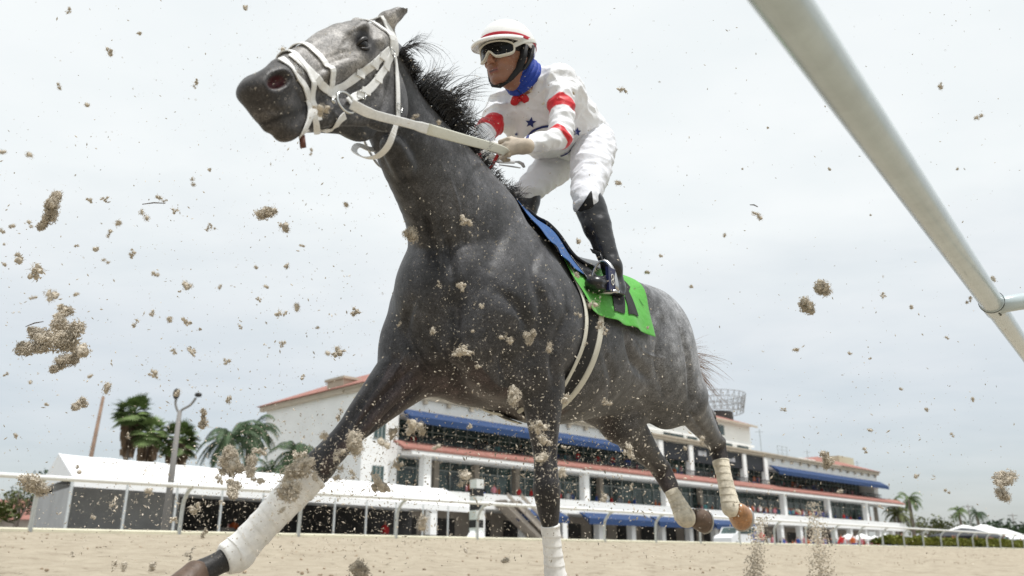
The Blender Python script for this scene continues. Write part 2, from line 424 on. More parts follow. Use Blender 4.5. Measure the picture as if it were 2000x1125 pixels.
# ================================================================ NEAR RAIL, overhead
def lerp_(a, b, t): return a+(b-a)*t
nr = empty('inner_rail', tuple(P(1940, 590, 2.7))); tag(nr, 'thick white tubular inner rail crossing overhead from top centre to the right edge', 'fence')
RD = nrm(P(2222, 1000, 1)-CAM)
A_ = P(1934, 586, 2.7); M_rail2 = mat('satin_white_tube', (.44, .51, .53), rough=.25, spec=.6, n=[(1.5, .06, 4), (14, .10, 8)], bump=[(120, .15, .0006), (9, .15, .002)], coat=.4)
t0 = -3.2; mb = MB(); mb.tube([A_+RD*s_ for s_ in np.linspace(t0, .02, 12)], .0350, 48, cap=False); mb.build('rail_tube', M_rail2, nr, True)
mb = MB(); mb.tube([A_+RD*s_ for s_ in np.linspace(.02, 9, 12)], .0335, 40, cap=False); mb.build('rail_tube', M_rail2, nr, True)
mb = MB(); mb.tube([A_+RD*s_ for s_ in (.02, .022, .03, .16, .168, .17)], [.0340, .0365, .0375, .0375, .0365, .0340], 40, cap=False); sl_ = mb.build('joint_sleeve', M_rail2, nr, True)
mb = MB(); rx = nrm(np.cross(RD, [0, 0, 1.])); rz = np.cross(rx, RD)
mb.tube([A_+RD*.028+.0385*(math.cos(t)*rx+math.sin(t)*rz) for t in np.linspace(0, 2*math.pi, 41)], .0010, 6, cap=False)
for q in (.06, .075, .095): 
    cdir = nrm(CAM-A_); cdir = nrm(cdir-RD*np.dot(cdir, RD)); mb.ellipsoid(A_+RD*q+cdir*.0372, (.0045, .0045, .003), 10, 6)
mb.build('bolt', mat('dark_fixing', (.05, .05, .045), rough=.5), sl_, True)
arm = spline([A_+RD*.08, P(1962, 594, 2.72), P(2015, 588, 2.72), P(2060, 600, 2.70), P(2110, 680, 2.66), P(2140, 900, 2.6), P(2150, 1330, 2.55)], 6)
mb = MB(); mb.tube(arm, .0275, 28); mb.build('post', M_rail2, nr, True)
mb = MB(); mb.tube([lerp_(A_+RD*.08, arm[6], t) for t in (.55, .8)], .031, 28); mb.build('arm_collar', M_rail2, nr, True)
# ================================================================ GRANDSTAND
M_stucco = mat('white_stucco', (.83, .83, .82), rough=.85, n=(.5, .05, 5)); M_trim = mat('tan_cornice', (.47, .41, .33), rough=.8, n=(1, .1, 4))
M_tile = mat('red_roof_tile', (.34, .155, .125), rough=.8, n=[(1.5, .18, 5)], wave=(3.0, .6, .06, 'X')); M_aw = mat('blue_awning', (.016, .045, .13), rough=.7, n=(1, .1, 3))
M_glass = bpy.data.materials.new('teal_glass'); M_glass.use_nodes = True; t = M_glass.node_tree; b = t.nodes['Principled BSDF']; tc = t.nodes.new('ShaderNodeTexCoord')
r1 = t.nodes.new('ShaderNodeValToRGB'); r1.color_ramp.elements[0].position = .35; r1.color_ramp.elements[1].position = .68
r1.color_ramp.elements[0].color = (.010, .016, .017, 1); r1.color_ramp.elements[1].color = (.075, .12, .115, 1); t.links.new(tn(t, tc, .35, 6, .7), r1.inputs[0]); t.links.new(r1.outputs[0], b.inputs['Base Color'])
b.inputs['Roughness'].default_value = .12; b.inputs['Specular IOR Level'].default_value = .5
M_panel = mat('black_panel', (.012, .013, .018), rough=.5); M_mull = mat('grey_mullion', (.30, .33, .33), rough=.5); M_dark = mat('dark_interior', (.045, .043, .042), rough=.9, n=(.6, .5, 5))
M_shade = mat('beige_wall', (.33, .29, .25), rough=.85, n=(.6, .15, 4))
bC = P(695, 1080, 74); bC[2] = .93
fd = P(2650, 1085, 1)-CAM; fd[2] = 0; fd = nrm(fd); nd = np.array([fd[1], -fd[0], 0])
def bp_(t, n, z): return bC+fd*t+nd*n+np.array([0, 0, z])
RB = np.stack([fd, nd, np.array([0, 0, 1.])], 1)
def t_of(px, n=0):
    lo, hi = -30., 400.
    for _ in range(50):
        m = (lo+hi)/2
        if proj(bp_(m, n, 5))[0] < px: lo = m
        else: hi = m
    return lo
def bbox(mb, t0, t1, n0, n1, z0, z1): mb.box(bp_((t0+t1)/2, (n0+n1)/2, (z0+z1)/2), (abs(t1-t0)/2, abs(n1-n0)/2, abs(z1-z0)/2), RB)
T = {k: t_of(k) for k in (724, 747, 773, 780, 812, 893, 960, 1030, 1126, 1205, 1285, 1295, 1355, 1400, 1461, 1505, 1518, 1605, 1680, 1725, 1765)}
TE = T[1725]
stand = empty('grandstand', tuple(bC), 0); tag(stand, 'long white three storey racecourse grandstand with blue awnings and red tile bands', 'building')
w_ = MB()
bbox(w_, 0, TE, -18.5, -3.2, 0, 15.2)                     # core behind the galleries
bbox(w_, 0, T[773]-.02, -3.19, 0, 0, 15.0)              # solid corner bay
bbox(w_, T[773], T[1295], -3.19, -.05, 12.9, 15.0); bbox(w_, T[1295], T[1505], -3.19, -.05, 14.5, 15.0); bbox(w_, T[1505], TE, -3.19, -.05, 12.9, 15.0)           # parapet wall
bbox(w_, T[773], TE+2, -3.19, .6, 9.0, 9.75)            # floor slab 3
bbox(w_, T[773], TE+5, -3.19, 2.4, 4.0, 5.0)            # terrace fascia
bbox(w_, T[773], TE+5, 1.9, 2.39, 5.0, 5.5)
bbox(w_, TE-2, TE, -3.18, -.06, 9.76, 12.88)
w_.build('wall', M_stucco, stand)
w_ = MB(); bbox(w_, -.5, TE+.6, -3.1, .55, 15.02, 15.25); bbox(w_, -.35, TE+.45, -3.1, .38, 14.6, 15.0); bbox(w_, -.5, -.02, -19.2, -3.1, 14.7, 15.25)
for q in np.arange(1, TE, 3.2):
    if not T[1295]-1 < q < T[1505]+1: bbox(w_, q-.2, q+.2, .0, .33, 14.15, 14.58)
w_.build('cornice', M_trim, stand)
# level 3 glazing, split in bays; level 2 glazing
def bays(t0, t1, n_, z0, z1, step):
    k_ = max(1, round((t1-t0)/n_)); w0 = (t1-t0)/k_
    for i in range(k_):
        a_, b_ = t0+i*w0, t0+(i+1)*w0; g_ = MB(); bbox(g_, a_+.002, b_-.002, -3.15, -3.0, z0, z1); o_ = g_.build('window', M_glass, stand); g_ = MB()
        for q in np.arange(a_+step, b_-.2, step): bbox(g_, q-.05, q+.05, -2.98, -2.88, z0, z1)
        bbox(g_, a_+.02, b_-.02, -2.97, -2.87, z1-.95, z1-.85); bbox(g_, a_+.02, a_+.12, -2.98, -2.86, z0, z1); g_.build('mullion', M_mull, o_)
bays(T[773], TE-2, 8.2, 9.76, 12.88, 1.7); bays(T[773], TE+2, 9.4, 5.01, 8.98, 2.4)

g_ = MB()
for q in np.arange(T[773]+.5, TE, .55): bbox(g_, q-.03, q+.03, .45, .52, 9.76, 10.75)
bbox(g_, T[773], TE, .42, .55, 10.75, 10.85); g_.build('balustrade', M_dark, stand)
for px in (812, 1126, 1285, 1518, 1605, 1680): g_ = MB(); bbox(g_, t_of(px)-.45, t_of(px)+.45, .9, 1.7, 5.0, 8.99); g_.build('column', M_stucco, stand)
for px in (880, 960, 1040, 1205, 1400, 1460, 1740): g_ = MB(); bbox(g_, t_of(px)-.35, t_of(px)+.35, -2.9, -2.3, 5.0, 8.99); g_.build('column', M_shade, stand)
for px in (1295, 1355, 1461, 1503): g_ = MB(); bbox(g_, t_of(px)-.5, t_of(px)+.5, -.4, .30, 9.76, 14.48); g_.build('column', M_stucco, stand)
g_ = MB(); bbox(g_, T[1295]+.55, T[1505]-.55, -.3, .06, 12.2, 14.49); g_.build('black_panel', M_panel, stand)
# pale lettering band on the middle black panel (illegible at this distance in the photo: soft pale strokes)
g_ = MB()
for a_ in np.linspace(t_of(1406), t_of(1441), 12): bbox(g_, a_-.34, a_+.34, .07, .12, 13.0, 13.4+.2*((int(a_*7)) % 3))
for a_ in np.linspace(t_of(1374), t_of(1384), 4): bbox(g_, a_-.4, a_+.4, .07, .12, 13.2, 13.9)
g_.build('panel_lettering', mat('pale_letter', (.45, .45, .47), rough=.6), stand)
def awn(t0, t1, z, drop, outn, n0):
    g_ = MB(); k = max(1, int((t1-t0)/4)); 
    a = [bp_(t0, n0, z), bp_(t1, n0, z), bp_(t1, n0+outn, z-drop), bp_(t0, n0+outn, z-drop)]
    g_.prism(a, (0, 0, -.10)); v0 = [bp_(t0, n0+outn, z-drop-.1), bp_(t1, n0+outn, z-drop-.1), bp_(t1, n0+outn, z-drop-.65), bp_(t0, n0+outn, z-drop-.65)]; g_.prism(v0, -nd*.06)
    for tt in (t0, t1): g_.prism([bp_(tt, n0, z-.1), bp_(tt, n0+outn, z-drop-.1), bp_(tt, n0+outn, z-drop-.6)], fd*.05)
    g_.build('awning', M_aw, stand)
awn(T[773], T[1285]-1, 13.4, .9, 1.6, .14); awn(T[1505]+1, TE+1, 13.4, .9, 1.6, .14)
for p0, p1 in ((960, 1060), (1100, 1230), (1238, 1345), (1350, 1432)): awn(t_of(p0), t_of(p1), 4.2, .7, 1.4, 2.45)
# red tile canopy over level 2
g_ = MB(); g_.prism([bp_(T[780]-1.5, .61, 10.15), bp_(TE+7, .61, 10.15), bp_(TE+7, 2.3, 9.35), bp_(T[780]-1.5, 2.3, 9.35)], (0, 0, -.22)); g_.build('tile_canopy', M_tile, stand)
g_ = MB(); bbox(g_, T[773], TE+6.8, .62, 2.25, 8.75, 9.10); bbox(g_, TE+.02, TE+6.5, -3.1, .6, 8.8, 9.7); g_.build('fascia', M_stucco, stand)
for q in (TE+5.6,): g_ = MB(); bbox(g_, q-.5, q+.5, .7, 1.6, 0, 8.74); g_.build('column', M_stucco, stand)
# ground floor
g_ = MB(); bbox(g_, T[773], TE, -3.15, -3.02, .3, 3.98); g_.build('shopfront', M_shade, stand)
for q in np.arange(T[773]+2, TE-3, 5.2): g_ = MB(); bbox(g_, q, q+3.1, -3.0, -2.95, .3, 3.2); g_.build('doorway', M_dark, stand)
for q in np.arange(T[773]+3, TE+3, 6.4): g_ = MB(); bbox(g_, q-.4, q+.4, 1.4, 2.2, 0, 3.99); g_.build('column', M_stucco, stand)
for q in (935, 962): # outside stairs
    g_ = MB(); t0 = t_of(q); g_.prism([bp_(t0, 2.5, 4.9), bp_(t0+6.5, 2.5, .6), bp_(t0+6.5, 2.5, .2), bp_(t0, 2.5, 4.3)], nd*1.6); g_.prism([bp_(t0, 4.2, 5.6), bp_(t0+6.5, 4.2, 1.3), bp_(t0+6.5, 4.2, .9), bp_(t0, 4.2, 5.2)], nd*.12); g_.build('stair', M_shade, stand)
# side windows in the corner bay
for z0, z1 in ((10.2, 12.5), (5.6, 7.6)):
    g_ = MB(); bbox(g_, T[724], T[747], .0, .04, z0, z1); o_ = g_.build('window', M_glass, stand); g_ = MB(); bbox(g_, T[724]-.15, T[747]+.15, .005, .03, z0-.15, z0-.01)
    for q in (.33, .66): a_ = T[724]+(T[747]-T[724])*q; bbox(g_, a_-.05, a_+.05, .045, .08, z0, z1)
    g_.build('frame', M_mull, o_)
# roof of the left block
g_ = MB(); ta, tb, na, nb2 = -.8, t_of(893), .7, -19.6; zr, zp = 15.26, 18.2
A1, A2, A3, A4 = bp_(ta, na, zr), bp_(tb, na, zr), bp_(tb, nb2, zr), bp_(ta, nb2, zr); tm = (ta+tb)/2
R1, R2 = bp_(tm, na-8, zp), bp_(tm, nb2+8, zp)
g_.add([A1, A2, A3, A4, R1, R2], [(0, 1, 4), (1, 2, 5, 4), (2, 3, 5), (3, 0, 4, 5), (3, 2, 1, 0)]); rf = g_.build('roof', M_tile, stand)
g_ = MB(); bbox(g_, 0.2, 4.4, -7, -4, 15.3, 16.4); bbox(g_, 0, 4.6, -7.2, -3.8, 16.4, 16.65); g_.build('roof_block', M_trim, rf)
# upper storey set back
g_ = MB(); p0, p1 = t_of(900, -8), t_of(1190, -8); bbox(g_, p0, p1, -22, -9, 15.21, 17.6); bbox(g_, p0, p1+.1, -22.1, -8.8, 17.6, 17.9)
u0, u1 = t_of(1255, -5), t_of(1480, -5); bbox(g_, u0, u1, -18, -5, 15.22, 20.6); bbox(g_, u0-.4, u1+.4, -18.4, -4.6, 17.0, 17.3); g_.build('upper_storey', M_stucco, stand)
for a_, b_, z0, z1 in ((1305, 1345, 15.6, 17.0), (1352, 1372, 15.6, 17.0), (1410, 1442, 15.9, 17.0), (1452, 1474, 15.9, 17.0), (1290, 1300, 18.0, 19.4), (1412, 1428, 18.2, 19.8), (1380, 1398, 18.2, 19.8)):
    g_ = MB(); bbox(g_, t_of(a_, -5), t_of(b_, -5), -4.99, -4.95, z0, z1); g_.build('window', M_glass, stand)
g_ = MB(); A1, A2, A3, A4 = bp_(u0-1, -4, 20.62), bp_(u1+1, -4, 20.62), bp_(u1+1, -19, 20.62), bp_(u0-1, -19, 20.62); R1, R2 = bp_(u0+7, -11.5, 23.4), bp_(u1-7, -11.5, 23.4)
g_.add([A1, A2, A3, A4, R1, R2], [(0, 1, 5, 4), (1, 2, 5), (2, 3, 4, 5), (3, 0, 4), (3, 2, 1, 0)]); rf2 = g_.build('roof', M_tile, stand)
g_ = MB(); bbox(g_, u0-.9, u1+.9, -4.05, -3.9, 20.3, 20.6); g_.build('eaves', M_trim, stand)
# open lattice crown on that roof
g_ = MB(); lc = bp_(t_of(1412, -11.5), -11.5, 23.6); rr = 5.0
ring = lambda r, z, n_=28: [lc+np.array([r*math.cos(2*math.pi*k/n_), r*math.sin(2*math.pi*k/n_), z]) for k in range(n_+1)]
for z in (0, 1.1, 2.2, 3.2): g_.tube(ring(rr+.2*z, z), .06, 4, cap=False)
ra, rb_ = ring(rr, 0), ring(rr+.65, 3.2)
for k in range(28): g_.tube([ra[k], rb_[k]], .045, 4); g_.tube([ra[k], rb_[k+1]], .03, 4); g_.tube([rb_[k], ra[k+1]], .03, 4)
g_.build('lattice_crown', mat('grey_lattice', (.26, .25, .24), rough=.7), stand)
g_ = MB(); bbox(g_, lc_t-3, lc_t+3, -14, -9, 21.5, 22.4) if False else g_.tube([lc-np.array([0, 0, 1.6]), lc], 3.2, 20); g_.build('crown_base', M_dark, stand)
# roof deck, plant boxes and right end roof
g_ = MB(); d0, d1 = u1+1.5, TE
for z in (15.9, 16.5, 17.1): g_.tube([bp_(d0, -1, z), bp_(t_of(1565), -1, z)], .035, 4)
for q in np.arange(d0, t_of(1565), 1.6): g_.tube([bp_(q, -1, 15.25), bp_(q, -1, 17.1)], .035, 4)
g_.build('deck_railing', M_mull, stand)
g_ = MB(); bbox(g_, t_of(1568, -8), t_of(1660, -8), -18, -7, 15.21, 17.3); g_.build('upper_wall', M_stucco, stand)
g_ = MB(); bbox(g_, t_of(1655, -6), t_of(1684, -6), -12, -6, 17.3 if False else 15.3, 18.8); g_.build('plant_box', mat('yellow_box', (.50, .46, .34), rough=.8), stand)
g_ = MB(); a0, a1 = t_of(1640, -1), TE+1; A1, A2, A3, A4 = bp_(a0, .7, 15.27), bp_(a1, .7, 15.27), bp_(a1, -27, 15.27), bp_(a0, -27, 15.27); R1, R2 = bp_(a1-9, -8, 18.3), bp_(a1-9, -19, 18.3)
g_.add([A1, A2, A3, A4, R1, R2], [(0, 1, 4), (1, 2, 5, 4), (2, 3, 5), (3, 0, 4, 5), (3, 2, 1, 0)]); g_.build('roof', M_tile, stand)
for px, h in ((1500, 5.5), (1592, 3.5), (1690, 3.2)): g_ = MB(); q = bp_(t_of(px, -6), -6, 15.2); g_.tube([q, q+np.array([0, 0, h])], .06, 5); g_.tube([q+np.array([-.8, 0, h-.4]), q+np.array([.8, .3, h-.4])], .04, 4); g_.build('antenna', M_mull, stand)

# ================================================================ MARQUEE
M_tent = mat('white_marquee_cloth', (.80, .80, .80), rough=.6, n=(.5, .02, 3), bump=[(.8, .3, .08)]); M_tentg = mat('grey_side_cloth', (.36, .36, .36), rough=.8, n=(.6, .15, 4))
tent = empty('marquee', tuple(P(500, 1040, 50))); tag(tent, 'very long white marquee with pitched roof and open dark side behind the outer rail', 'tent')
E0, E1, K0, K1 = P(143, 932, 38), P(921, 990, 61), P(115, 886, 42), P(866, 946, 64); E1[2] = E0[2]; K1[2] = K0[2]
B0, B1 = 2*K0-E0, 2*P(921, 960, 66)-E1; B0[2] = B1[2] = E0[2]; B1 = E1+(B0-E0)
g_ = MB(); NB = 11
def sag(a, b, t, s_): p = a+(b-a)*t; p = p-np.array([0, 0, s_*4*((t*NB) % 1)*(1-(t*NB) % 1)]); return p
nn_ = NB*6
for (X0, X1) in ((E0, E1), (B0, B1)):
    o = len(g_.v)
    for i in range(nn_+1):
        t = i/nn_; e_1 = sag(X0, X1, t, .02); k_ = sag(K0, K1, min(1, t), .03)
        for j in range(7): u = j/6; p = e_1*(1-u)+k_*u; p = p-np.array([0, 0, .05*math.sin(math.pi*u)*4*((t*NB) % 1)*(1-(t*NB) % 1)]); g_.v.append(tuple(p))
    for i in range(nn_):
        for j in range(6): g_.f.append((o+i*7+j, o+(i+1)*7+j, o+(i+1)*7+j+1, o+i*7+j+1)); g_.mi.append(0)
g_.add([E1, B1, K1], [(0, 1, 2)]); dn = np.array([0, 0, -.42]); g_.prism([E0, E1, E1+dn, E0+dn], np.array([.02, .02, 0])); g_.prism([B0, B1, B1+dn, B0+dn], np.array([.02, .02, 0]))
g_.add([E0, B0, K0], [(0, 1, 2)]); g_.build('roof', M_tent, tent, False)
g_ = MB()
for i in range(NB+1): t = i/NB; a_, b_ = E0+(E1-E0)*t+np.array([0, 0, .03]), K0+(K1-K0)*t+np.array([0, 0, .03]); g_.tube([a_-np.array([0, 0, .02]), b_-np.array([0, 0, .02])], .03, 5)
g_.build('roof_seam', mat('seam_grey', (.70, .71, .72), rough=.6), tent)
for i in range(NB+1):
    t = i/NB
    for X0, X1 in ((E0, E1), (B0, B1)):
        q = X0+(X1-X0)*t; g_ = MB(); g_.tube([q-np.array([0, 0, .1]), np.array([q[0], q[1], .9])], .07, 6); g_.build('tent_pole', M_post, tent)
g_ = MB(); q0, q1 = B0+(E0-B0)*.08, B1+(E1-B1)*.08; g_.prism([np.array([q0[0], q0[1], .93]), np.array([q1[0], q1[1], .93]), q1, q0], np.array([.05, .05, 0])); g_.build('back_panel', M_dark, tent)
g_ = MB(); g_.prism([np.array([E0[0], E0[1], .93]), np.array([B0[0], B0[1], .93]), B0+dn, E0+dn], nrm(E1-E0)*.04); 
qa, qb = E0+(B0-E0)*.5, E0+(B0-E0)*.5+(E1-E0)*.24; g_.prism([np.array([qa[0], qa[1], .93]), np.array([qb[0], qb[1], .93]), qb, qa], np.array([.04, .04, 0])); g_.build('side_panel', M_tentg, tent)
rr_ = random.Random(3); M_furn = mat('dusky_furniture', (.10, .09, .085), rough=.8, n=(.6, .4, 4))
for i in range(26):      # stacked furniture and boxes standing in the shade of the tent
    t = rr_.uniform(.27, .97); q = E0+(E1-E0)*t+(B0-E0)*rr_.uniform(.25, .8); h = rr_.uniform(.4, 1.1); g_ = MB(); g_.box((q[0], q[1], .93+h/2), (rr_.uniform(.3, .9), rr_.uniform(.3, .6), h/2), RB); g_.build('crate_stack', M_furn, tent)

# ================================================================ POLES, MARKER
def bar_obj(name, parts, label, cat, loc, m, group=None):
    r = empty(name, tuple(loc)); tag(r, label, cat, group)
    for nm, mb_, mm_ in parts: mb_.build(nm, mm_ or m, r, True)
    return r
M_pole = mat('grey_pole', (.20, .19, .18), rough=.7)
lp0 = P(321, 1040, 33); lp0[2] = .93
def up_px(x, y, base):   # point above the base whose image is nearest the given row
    z = base[2]; 
    for _ in range(400):
        z += .05
        if proj((base[0], base[1], z))[1] <= y: break
    return np.array([base[0], base[1], z])
tp = up_px(0, 803, lp0); m1 = MB(); m1.tube([lp0, tp], [.16, .09], 10); m2 = MB(); m2.tube(spline([tp-np.array([0, 0, .1]), tp+np.array([.1, 0, .05]), tp+np.array([.42, 0, .25]), tp+np.array([.62, 0, .55])], 4), .05, 6)
m2.tube(spline([tp-np.array([0, 0, .1]), tp+np.array([-.12, 0, .05]), tp+np.array([-.22, 0, .3]), tp+np.array([-.22, 0, .55])], 4), .05, 6)
m3 = MB(); m3.ellipsoid(tp+np.array([-.24, 0, .72]), (.14, .14, .24), 10, 8); m3.ellipsoid(tp+np.array([.70, 0, .68]), (.16, .12, .10), 10, 8)
bar_obj('light_pole', [('pole', m1, None), ('arm', m2, None), ('lamp', m3, M_dark)], 'grey light pole with two curved arms standing in front of the marquee', 'light pole', lp0, M_pole)
wp = P(146, 1040, 62); wp[2] = .93; m1 = MB(); m1.tube([wp, up_px(0, 775, wp)+np.array([.55, 0, 0])], [.22, .12], 8)
bar_obj('wooden_pole', [('shaft', m1, None)], 'bare brown pole behind the marquee left of the fan palms', 'pole', wp, mat('brown_wood', (.22, .15, .11), rough=.9, n=(2, .2, 4)))
mk = P(930, 1056, 26.6); M_w = mat('marker_white', (.66, .68, .68), rough=.5, n=(3, .06, 4)); M_k = mat('marker_black', (.015, .015, .017), rough=.5); mroot = empty('furlong_marker', tuple(mk)); tag(mroot, 'black and white banded square marker post on a flared foot at the outer rail', 'marker post')
yy = [937, 955, 970, 985, 1000, 1017, 1033, 1040]; zz = [up_px(0, y, mk)[2] for y in yy]
for i in range(7): m1 = MB(); m1.box((mk[0], mk[1], (zz[i]+zz[i+1])/2), (.165, .165, (zz[i]-zz[i+1])/2-.001), RB); m1.build('band', M_w if i % 2 == 0 else M_k, mroot)
m1 = MB(); z1 = zz[-1]; vs = []
for z, h in ((mk[2]-.1, .33), (mk[2]+.05, .33), (z1, .19)): vs += [(mk[0]+h*a, mk[1]+h*b, z) for a, b in ((-1, -1), (1, -1), (1, 1), (-1, 1))]
m1.add(vs, [(4*i+k, 4*i+(k+1) % 4, 4*i+4+(k+1) % 4, 4*i+4+k) for i in range(2) for k in range(4)]+[(8, 9, 10, 11)]); m1.build('foot', M_w, mroot)
for (x, y, d, h) in ((1905, 985, 190, 9), (1990, 1003, 210, 7), (1500, 0, 0, 0)):
    if d == 0: continue
    q = P(x, 1075, d); q[2] = .93; tp = up_px(0, y, q); m1 = MB(); m1.tube([q, tp], [.22, .12], 6); m1.tube([tp+np.array([-1.3, 0, -.5]), tp+np.array([1.3, 0, -.5])], .1, 5)
    bar_obj('utility_pole', [('pole', m1, None)], 'thin dark utility pole %s' % ('above the white canopies at the right' if x == 1905 else 'at the far right edge above the dark trees'), 'utility pole', q, M_pole)

# ================================================================ TREES
M_leaf = mat('palm_leaf', (.115, .165, .055), rough=.6, spec=.3, n=[(.8, .35, 4)]); M_leafd = mat('dark_leaf', (.045, .080, .032), rough=.65, n=[(.8, .4, 4)]); M_leafy = mat('olive_leaf', (.10, .115, .035), rough=.65, n=[(.8, .35, 4)])
M_skirt = mat('dead_frond', (.21, .15, .10), rough=.9, n=[(1.5, .3, 4)]); M_trunk = mat('palm_trunk', (.17, .14, .115), rough=.9, n=[(2, .2, 4)])
rt = random.Random(11)
def frond(mb, base, az, el, L, droop, width, nleaf, fan=False):
    d = np.array([math.cos(az)*math.cos(el), math.sin(az)*math.cos(el), math.sin(el)]); p = np.array(base, float); pts = [p.copy()]; n = 8
    side = np.array([-math.sin(az), math.cos(az), 0])
    for k in range(n): d = nrm(d+np.array([0, 0, -droop/n*(1+k*.25)])); p = p+d*L/n; pts.append(p.copy())
    mb.tube(pts, [.05*(1-k/n*.8) for k in range(n+1)], 3, cap=False)
    if fan:
        c = pts[4]; dd = nrm(pts[5]-pts[3]); upv = np.cross(side, dd)
        for q in range(13):
            a = -1.35+2.7*q/12; v = nrm(dd*math.cos(a)+side*math.sin(a)+upv*.1); tip = c+v*L*.55*(1-.15*abs(a))+np.array([0, 0, -.22*L*.5*abs(a)*.5-.1]); mid = (c+tip)/2; w = np.cross(v, upv); w = nrm(w)*L*.045
            mb.add([c, mid+w, tip, mid-w], [(0, 1, 2, 3)])
    else:
        for q in range(nleaf):
            t = .12+.88*q/nleaf; k = min(n-1, int(t*n)); c = pts[k]+(pts[k+1]-pts[k])*(t*n-k); dd = nrm(pts[k+1]-pts[k]); lw = width*math.sin(math.pi*min(1, .15+t*.85))**.6
            for sg in (-1, 1):
                v = nrm(side*sg+dd*.7+np.array([0, 0, -.75-.25*rt.random()])); tip = c+v*lw*rt.uniform(.8, 1.1); w = dd*L*.016
                mb.add([c-w, c+w, tip], [(0, 1, 2)])
def palm(name, x, ytop, d, kind, label, R=2.2, lean=0.0, group='palm trees beyond the track', leaf=None, ybase=1040, nf=None):
    base = P(x, 1075, d); base[2] = .93; top = up_px(0, ytop, base)+np.array([lean, 0, 0]); base = base+np.array([0, 0, 0]); r = empty(name, tuple(base)); tag(r, label, 'palm tree', group)
    h = top[2]-base[2]; mb = MB(); mb.tube(spline([base, base+(top-base)*.5+np.array([lean*.2, 0, 0]), top], 5), [.30*R/2.2*(1-.35*k/10) for k in range(11)], 8); mb.build('trunk', M_trunk, r, True)
    mb = MB(); N = nf or (64 if kind == 'fan' else 24)
    for i in range(N):
        az = rt.uniform(0, 6.283); el = rt.uniform(-.5, 1.35) if kind == 'fan' else rt.uniform(-.25, 1.3)
        if kind == 'fan': frond(mb, top, az, el, R*rt.uniform(.8, 1.1), .7, 0, 0, True)
        else: frond(mb, top, az, el, R*rt.uniform(.85, 1.15), 1.5, R*.26, 26)
    mb.build('crown', leaf or M_leaf, r)
    if kind == 'fan':
        mb = MB()
        for i in range(320):
            az = rt.uniform(0, 6.283); z = rt.uniform(0, 1)**1.2*min(R*1.5, h*.5); q = top-np.array([0, 0, z]); rr = R*rt.uniform(.25, .52)*(1-.45*z/(R*1.5)); o_ = np.array([math.cos(az)*rr, math.sin(az)*rr, 0]); mb.add([q+o_*.35, q+o_*1.0+np.array([rt.uniform(-.1, .1), 0, -.25]), q+o_*.95+np.array([0, 0, -R*.42]), q+o_*.5+np.array([0, 0, -R*.3])], [(0, 1, 2, 3)])
        mb.build('dead_frond_skirt', M_skirt, r)
    return r
palm('fan_palm', 212, 808, 66, 'fan', 'tallest fan palm with a thick brown skirt, left of the group above the marquee', 2.0, .4)
palm('fan_palm', 262, 845, 66, 'fan', 'middle fan palm of the group above the marquee', 2.0)
palm('fan_palm', 322, 862, 68, 'fan', 'ragged fan palm behind the grey light pole', 2.1)
palm('coconut_palm', 428, 858, 70, 'coco', 'drooping coconut palm left of the grandstand side wall', 3.8, leaf=M_leafd, nf=34)
palm('coconut_palm', 468, 846, 74, 'coco', 'tallest coconut palm, in front of the grandstand left corner', 3.4, leaf=M_leafd, nf=34)
palm('coconut_palm', 566, 888, 66, 'coco', 'coconut palm in front of the grandstand white side wall', 3.0, leaf=M_leafd, nf=30)
palm('coconut_palm', 515, 928, 60, 'coco', 'low coconut palm just above the marquee roof', 2.4, leaf=M_leafd, nf=26)
palm('coconut_palm', 1757, 982, 175, 'coco', 'palm at the right end of the grandstand, half hidden by its column', 3.2)
palm('coconut_palm', 1790, 975, 170, 'coco', 'tall palm just right of the grandstand end', 3.4)
palm('coconut_palm', 1765, 1005, 160, 'coco', 'low palm against the right end of the grandstand', 3.8, leaf=M_leafy)
palm('coconut_palm', 1885, 1000, 185, 'coco', 'small palm above the dark canopy at the right', 2.8)
palm('coconut_palm', 1920, 1003, 185, 'coco', 'round topped palm between the white canopies', 2.8, leaf=M_leafd)
def tree(name, x, ytop, d, w, label, leaf, group, n=500, trunk=True, ybot=None):
    base = P(x, 1075, d); base[2] = .93; top = up_px(0, ytop, base); h = top[2]-base[2]; r = empty(name, tuple(base)); tag(r, label, 'tree' if trunk else 'bush', group)
    mb = MB(); c0 = base+np.array([0, 0, h*.35 if trunk else 0])
    if trunk:
        mb.tube([base, base+np.array([0, 0, h*.5])], [w*.07, w*.04], 7)
        for q in range(5): az = q*1.26; mb.tube([base+np.array([0, 0, h*.3]), base+np.array([math.cos(az)*w*.3, math.sin(az)*w*.3, h*.65])], [w*.03, w*.01], 5)
        mb.build('trunk', M_trunk, r, True)
    mb = MB(); cl = [(rt.uniform(-1, 1)*w*.36, rt.uniform(-1, 1)*w*.3, h*rt.uniform(.40 if trunk else .2, .80), w*rt.uniform(.14, .26)) for _ in range(14)]
    for i in range(n):
        cx, cy, cz, cr_ = cl[i % 14]; v = nrm([rt.gauss(0, 1), rt.gauss(0, 1), rt.gauss(0, 1)])*cr_*rt.uniform(.6, 1.1); c = base+np.array([cx, cy, min(h*.97, max(.1, cz+v[2]*.8))])+np.array([v[0], v[1], 0]); s_ = w*.035*rt.uniform(.6, 1.5)
        a = nrm([rt.gauss(0, 1), rt.gauss(0, 1), rt.gauss(0, 1)]); b_ = nrm(np.cross(a, [rt.random(), rt.random(), 1])); mb.add([c-a*s_, c+b_*s_*.6, c+a*s_, c-b_*s_*.6], [(0, 1, 2, 3)])
    mb.build('crown', leaf, r); return r
GT = 'trees beyond the track'
tree('tree', 22, 908, 70, 4.0, 'olive green tree at the left edge beside the marquee', M_leafy, GT, 700)
tree('tree', 80, 888, 72, 5.0, 'dark rounded tree rising behind the marquee left end', M_leafd, GT, 800)
